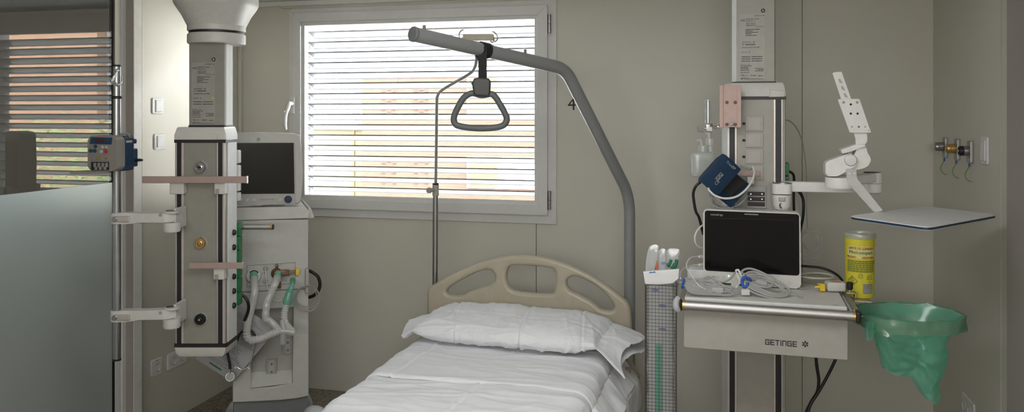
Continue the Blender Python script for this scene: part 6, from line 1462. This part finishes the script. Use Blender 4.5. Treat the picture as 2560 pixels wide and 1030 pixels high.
def sign(b):
    c_ = (u_(2132), v_(697)); w_ = .0175
    strokes(b, [[(c_[0] - w_, c_[1]), (c_[0], c_[1] + w_), (c_[0] + w_, c_[1]), (c_[0], c_[1] - w_), (c_[0] - w_, c_[1])]], .0014, T2(0, 0))
    for k in range(3):
        a = math.radians(90 + 120 * k); x, y = c_[0] + .0035 * math.cos(a), c_[1] + .005 + .0035 * math.sin(a)
        strokes(b, [[(x + .0032 * math.cos(a + t), y + .0032 * math.sin(a + t)) for t in (-2.2, -1.4, -.7, 0, .7, 1.4, 2.2)]], .0011, T2(0, 0))
    for k in range(2): box(b, c_[0] - .008 + k * .003, c_[0] + .008 - k * .003, c_[1] - .006 - k * .003, c_[1] - .0045 - k * .003, .0006, .0012)
    for px, py in ((2146, 676), (2166, 679)):
        strokes(b, [[(u_(px), v_(py + 12)), (u_(px + 10), v_(py + 12)), (u_(px + 9), v_(py + 2)), (u_(px + 2), v_(py + 3)), (u_(px), v_(py + 12))], [(u_(px + 2), v_(py + 8)), (u_(px + 9), v_(py + 6))]], .001, T2(0, 0))
    text(b, 'CE', .006, T2(u_(2170), v_(699)))
rows(sign, 'hazard_signs', 'olive_print')
def tab(b):
    for k in range(5): patch(b, u_(2157), u_(2178), v_(703 + k * 5 + 3.2), v_(703 + k * 5), .0009)
rows(tab, 'table_print', 'print_grey')
rows(lambda b: patch(b, u_(2157), u_(2178), v_(727), v_(712), .0005), 'white_field', 'label_paper')
HD = T('container_holder', 'small steel clamp with black knob on the right rail of the shelf', 'clamp', at(2126, 745, 2.86), 0)
b = NB(); k0, k1 = HD.L(at(2124, 724, 2.86)), HD.L(at(2124, 705, 2.86)); lathe(b, [(.008, k0.z), (.0115, k0.z + .004), (.0115, k1.z - .002), (.009, k1.z)], Matrix.Translation((k0.x, k0.y, 0)), 12); HD.part('knob', b, 'black_rubber')
b = NB(); cyl(b, (k0.x, k0.y, k0.z - .012), (k0.x, k0.y, k0.z), .004, seg=10); c0 = HD.L(at(2116, 731, 2.86)); c1 = HD.L(at(2139, 744, 2.86)); box(b, c0.x, c1.x, c0.y - .004, c0.y + .02, c0.z - .004, c0.z, .001); box(b, c1.x - .004, c1.x, c0.y - .004, c0.y + .03, c1.z, c0.z, .001)
c2 = HD.L(at(2140, 742, 2.93)); box(b, c1.x - .004, c1.x + .055, c0.y + .01, c0.y + .10, HD.L(s0).z - .006, HD.L(s0).z - .001, .001)
HD.part('bracket', b, 'alu')
# ================================================================ waste bag on its ring
ZR = .897
rc_ = on_z(2275, 790, ZR); rc_ = at(2272, 780, 2.87); ZR = rc_.z
WB = T('waste_bag', 'green translucent plastic bag hanging open from a ring right of the shelf', 'waste bag', (rc_.x, rc_.y, ZR - .33), PSI)
ax_, ay_ = .175, .135
def ringpt(th, k=1.0, e=2.6):
    c, s_ = math.cos(th), math.sin(th); m = (abs(c) ** e + abs(s_) ** e) ** (-1 / e); return V((ax_ * k * c * m, ay_ * k * s_ * m - .0, 0))
top = .33
b = NB(); rg_ = [[b.verts.new(ringpt(2 * math.pi * k / 60, s_) + V((0, 0, z_))) for s_, z_ in ((1, top - .048), (1, top - .002), (.985, top - .002), (.985, top - .048))] for k in range(60)]
for k in range(60):
    for i in range(4): b.faces.new((rg_[k][i], rg_[k][(i + 1) % 4], rg_[(k + 1) % 60][(i + 1) % 4], rg_[(k + 1) % 60][i]))
WB.part('support_band', b, 'band_grey')
def bag_len(x):     # drop of the bag's bottom edge along its width, in metres
    pts = [(-.19, .05), (-.150, .055), (-.125, .10), (-.085, .205), (-.045, .222), (.0, .225), (.04, .285), (.072, .328), (.10, .32), (.125, .27), (.150, .16), (.18, .10)]
    for (a, p), (c, q) in zip(pts, pts[1:]):
        if a <= x <= c: return p + (q - p) * (x - a) / (c - a)
    return pts[0][1] if x < 0 else pts[-1][1]
nth, nv = 120, 44; grid = []
b = NB()
for j in range(nv + 1):
    v = j / nv; row = []
    for i in range(nth):
        th = 2 * math.pi * i / nth; p = ringpt(th, .97 + .035 * min(1, v * 6)); x = p.x
        # squeeze towards the tip: sides slide inwards
        tx_ = .055 + .55 * (x - .02) * (1 - .55 * v); sq_ = v ** 1.5
        X = x + (min(max(x, -.14), .15) * .80 + .022 - x) * min(1, v * 1.2) if True else x
        sv = min(1, v / .34); sv = sv * sv * (3 - 2 * sv); X = x * (1 - .36 * sv) if x > 0 else x * (1 - .10 * sv - .24 * v)
        Ld = bag_len(X); z = top - Ld * v
        y = p.y * (1 - .80 * v ** .9) + .0
        cr = V((noise.noise(V((X * 9, v * 3, 1 + (p.y > 0) * 5))), noise.noise(V((X * 9, v * 3, 11 + (p.y > 0) * 5))), noise.noise(V((X * 9, v * 4, 21)))))
        cr2 = V((noise.noise(V((X * 30, v * 10, 3))), noise.noise(V((X * 30, v * 10, 13))), 0))
        am = min(1, v * 2.5)
        row.append(b.verts.new(V((X, y, z)) + cr * (.018 * am) + cr2 * (.010 * am) + V((0, 0, .004 * math.sin(th * 9) * (1 - am)))))
    grid.append(row)
for A, B in zip(grid, grid[1:]):
    for i in range(nth): b.faces.new((A[i], A[(i + 1) % nth], B[(i + 1) % nth], B[i]))
bag = WB.part('bag', b, 'bag_green', ang=40)
# folded-over collar
b = NB(); g2 = []
for j in range(9):
    v = j / 8; row = []
    for i in range(nth):
        th = 2 * math.pi * i / nth; p = ringpt(th, 1.02 + .022 * math.sin(v * math.pi * .5)); Lc_ = .052 + .008 * math.sin(th * 3 + 1) + .006 * noise.noise(V((math.cos(th) * 3, math.sin(th) * 3, 0)))
        row.append(b.verts.new(p + V((0, 0, top + .010 * math.sin(min(1, v * 4) * math.pi) - Lc_ * v)) + V((noise.noise(V((th * 6, v * 2, 0))), noise.noise(V((th * 6, v * 2, 9))), noise.noise(V((th * 7, v, 4))))) * .006))
    g2.append(row)
for A, B in zip(g2, g2[1:]):
    for i in range(nth): b.faces.new((A[i], A[(i + 1) % nth], B[(i + 1) % nth], B[i]))
WB.part('collar', b, 'bag_thin', bag, ang=40, label='collar folded over the ring')
b = NB(); rnd = random.Random(3)
base = V((-.165, -.06, top - .015)); n = 14; vs = []
for i in range(n):
    for j in range(6):
        u, v = i / (n - 1), j / 5; vs.append(b.verts.new(base + V((-.028 + u * .05 + .004 * rnd.uniform(-1, 1), -.02 + .03 * math.sin(u * 9) * .4, -v * (.05 + .02 * math.sin(u * 6)) + .004 * rnd.uniform(-1, 1)))))
for i in range(n - 1):
    for j in range(5): b.faces.new((vs[i * 6 + j], vs[i * 6 + 6 + j], vs[i * 6 + 7 + j], vs[i * 6 + 1 + j]))
WB.part('loose_end', b, 'bag_green', bag)
b = NB(); box(b, -ax_ - .06, -ax_ + .01, -.03, .03, top - .012, top - .006, .002); WB.part('ring_arm', b, 'alu')
# ================================================================ wire basket
tB = 2.86
k0 = at(1650, 714, tB)
Hb = .62
BK = T('wire_basket', 'tall narrow steel wire basket hooked on the left rail of the shelf', 'wire basket', (k0.x, k0.y + .055, k0.z - Hb), math.radians(2))
bw, bd2 = .055, .05
def wgrid(b, p, eu, ev, U, Vv, su, sv, r):
    n = round(U / su)
    for k in range(n + 1): a = p + eu * (U * k / n); obox(b, a + ev * (Vv / 2), eu, eu.cross(ev), ev, r, r, Vv)
    n = round(Vv / sv)
    for k in range(n + 1): a = p + ev * (Vv * k / n); obox(b, a + eu * (U / 2), eu, eu.cross(ev), ev, U, r, r)
X_, Y_, Z_ = V((1, 0, 0)), V((0, 1, 0)), V((0, 0, 1))
for nm, p, eu, U in (('front_mesh', V((-bw, -bd2, 0)), X_, 2 * bw), ('rear_mesh', V((-bw, bd2, 0)), X_, 2 * bw), ('side_mesh', V((-bw, -bd2, 0)), Y_, 2 * bd2), ('side_mesh', V((bw, -bd2, 0)), Y_, 2 * bd2)):
    b = NB(); wgrid(b, p, eu, Z_, U, Hb, .0124, .0124, .0013); BK.part(nm, b, 'wire_dark', smooth=False)
b = NB()
for z in (Hb, 0): tube(b, [(-bw, -bd2, z), (bw, -bd2, z), (bw, bd2, z), (-bw, bd2, z)], .0022, 8, closed=True, sm=1)
tube(b, [(bw, -bd2, Hb), (bw, -bd2, 0)], .0022, 8, sm=1); BK.part('rim_wire', b, 'wire_dark')
b = NB(); wgrid(b, V((-bw, -bd2, 0)), X_, Y_, 2 * bw, 2 * bd2, .0124, .0124, .0013); BK.part('bottom_mesh', b, 'steel_dark', smooth=False)
b = NB(); tube(b, [(bw, -.02, Hb - .06), (bw + .004, -.02, Hb - .005), (bw + .014, -.02, Hb + .008), (bw + .026, -.02, Hb + .003), (bw + .028, -.02, Hb - .02)], .0025, 8); BK.part('hook', b, 'steel_dark')
def kb(x, y): return (1600 + x * .1555, 600 + y * .1555)
def crumple(name, pts, depth, m, label, cat, dy, seed, group=None, z0=None):
    """soft packet: outline given at a depth plane of the basket, puffed in the middle"""
    P = [BK.px(*kb(x, y), dy) for x, y in pts]; cx_ = sum(p.x for p in P) / len(P); cz0 = sum(p.z for p in P) / len(P); zmin = min(p.z for p in P)
    t = T(name, label, cat, BK.M @ V((cx_, dy, zmin)), math.radians(2), group); b = NB()
    ol = smooth_pts([V((p.x - cx_, 0, p.z - zmin)) for p in P], 3, True); c0 = V((0, 0, cz0 - zmin)); N = len(ol); rings = []
    for side in (-1, 1):
        rs = []
        for f in (1, .8, .55, .28):
            rs.append([(c0 + (p - c0) * f + V((0, side * (depth * (1 - f ** 3) + (.0006 if f == 1 else 0)) + .004 * noise.noise(V((p.x * 60 * f, p.z * 40 * f, seed + side))), 0))) for p in ol])
        rings.append([[b.verts.new(q) for q in r_] for r_ in rs])
    for s_ in (0, 1):
        R_ = rings[s_]
        for A, B in zip(R_, R_[1:]):
            for i in range(N): b.faces.new((A[i], A[(i + 1) % N], B[(i + 1) % N], B[i]))
        b.faces.new(R_[-1])
    for i in range(N): b.faces.new((rings[0][0][i], rings[0][0][(i + 1) % N], rings[1][0][(i + 1) % N], rings[1][0][i]))
    t.part('wrapper', b, m, ang=50); t.dy = dy; t.off = V((cx_, dy, zmin)); return t
def kp(t, x, y, d_): return BK.px(*kb(x, y), t.dy) - t.off + V((0, d_, 0))
gW = 'sterile packs in the wire basket'
w1 = crumple('sterile_pack', [(150, 110), (290, 85), (285, 200), (210, 300), (165, 480), (150, 700), (110, 700), (92, 390)], .004, 'wrapper_film', 'tall clear wrapped pack at the left of the wire basket', 'sterile pack', .012, 1, gW)
w2 = crumple('sterile_pack', [(185, 180), (290, 170), (285, 330), (240, 480), (240, 700), (170, 700), (160, 420)], .004, 'wrapper_film', 'wrapped pack with red tip, second from the left in the wire basket', 'sterile pack', -.002, 2, gW)
b = NB(); cyl(b, kp(w2, 268, 470, -.006), kp(w2, 280, 330, -.006), .0048, .0018, seg=12); w2.part('red_tip', b, 'orange_red', label='red tip')
w3 = crumple('sterile_pack', [(300, 165), (400, 142), (420, 240), (425, 440), (430, 700), (300, 700), (285, 330)], .006, 'wrapper_film', 'plump white wrapped pack in the middle of the wire basket', 'sterile pack', .004, 3, gW)
b = NB(); strokes(b, [[(-.006, 0), (.001, .003), (.008, .001)], [(-.003, -.004), (.004, -.003)]], .0016, face_y(*kp(w3, 375, 365, -.0085)), .0004); w3.part('printed_mark', b, 'tie_blue', smooth=False, label='small blue print')
w4 = crumple('sterile_pack', [(430, 165), (600, 142), (640, 180), (630, 250), (600, 460), (590, 700), (440, 700), (425, 440)], .006, 'wrapper_film', 'wide clear pack with green pieces at the right of the wire basket', 'sterile pack', .010, 4, gW)
b = NB()
for a, c, r_ in (((450, 420), (500, 310), .0055), ((505, 455), (560, 380), .0065), ((555, 450), (592, 310), .006), ((440, 400), (465, 380), .007)):
    tube(b, [kp(w4, a[0], a[1], -.008), kp(w4, (a[0] + c[0]) / 2 + 6, (a[1] + c[1]) / 2, -.009), kp(w4, c[0], c[1], -.008)], r_, 10)
w4.part('green_piece', b, 'green_print', label='dark green pieces')
# big white pad pack whose top stands out of the basket
pk = T('dressing_pack', 'white paper pack standing in the wire basket with its top above the rim', 'dressing pack', BK.M @ V((0, 0, .16)), math.radians(2))
def kq(x, y, dy=-.034): q = BK.px(*kb(x, y), dy); return q - V((0, 0, .16))
b = NB(); A_ = kq(50, 510); B2 = kq(630, 465); C2 = kq(625, 620); D2 = kq(530, 700); E2 = kq(85, 735)
yprism(b, [(A_.x, A_.z), (B2.x, B2.z), (C2.x, C2.z), (D2.x, D2.z), (E2.x, E2.z)], -.038, -.022, .004); pf = pk.part('folded_top', b, 'print_white')
b = NB(); rs = []
for j in range(13):
    z = (Hb - .16) * j / 12 + .0; w_ = .048 + .003 * math.sin(j * 1.9); d_ = .040 + .002 * math.cos(j * 2.3); rs.append(([(w_ * math.copysign(abs(math.cos(a)) ** .5, math.cos(a)) + .002 * math.sin(j * 2.1 + a * 3), d_ * math.copysign(abs(math.sin(a)) ** .5, math.sin(a)) + .002 * math.sin(j * 1.3 + a * 4)) for a in [2 * math.pi * i / 36 for i in range(36)]], z))
loft(b, rs); pk.part('pack_body', b, 'wrapper_film', ang=60)
b = NB(); q = kq(195, 520)
strokes(b, [[(-.009, -.001), (-.004, .001), (.0, .0)], [(.003, 0), (.007, .003), (.011, .001)]], .0028, face_y(q.x, -.0385, q.z), .0004)
for zz in (-.06, -.115, -.20): strokes(b, [[(-.012, 0), (.0, .002), (.012, -.001)], [(-.006, -.004), (.008, -.004)]], .0022, face_y(.006 if zz < -.1 else -.02, -.0445, q.z + zz), .0004)
pk.part('printed_mark', b, 'tie_blue', pf, smooth=False, label='faint blue print')
gb = T('green_tube', 'pale green tube seen low inside the wire basket', 'tube', BK.M @ V((.0, -.045, .02)), math.radians(2))
b = NB(); box(b, -.018, .004, -.0015, .0015, 0, .385, .001); cyl(b, (-.006, .0, 0), (-.006, .0, .38), .004, seg=10); gb.part('tube_body', b, 'mint_plastic')
# a catheter pack stands lower in the basket
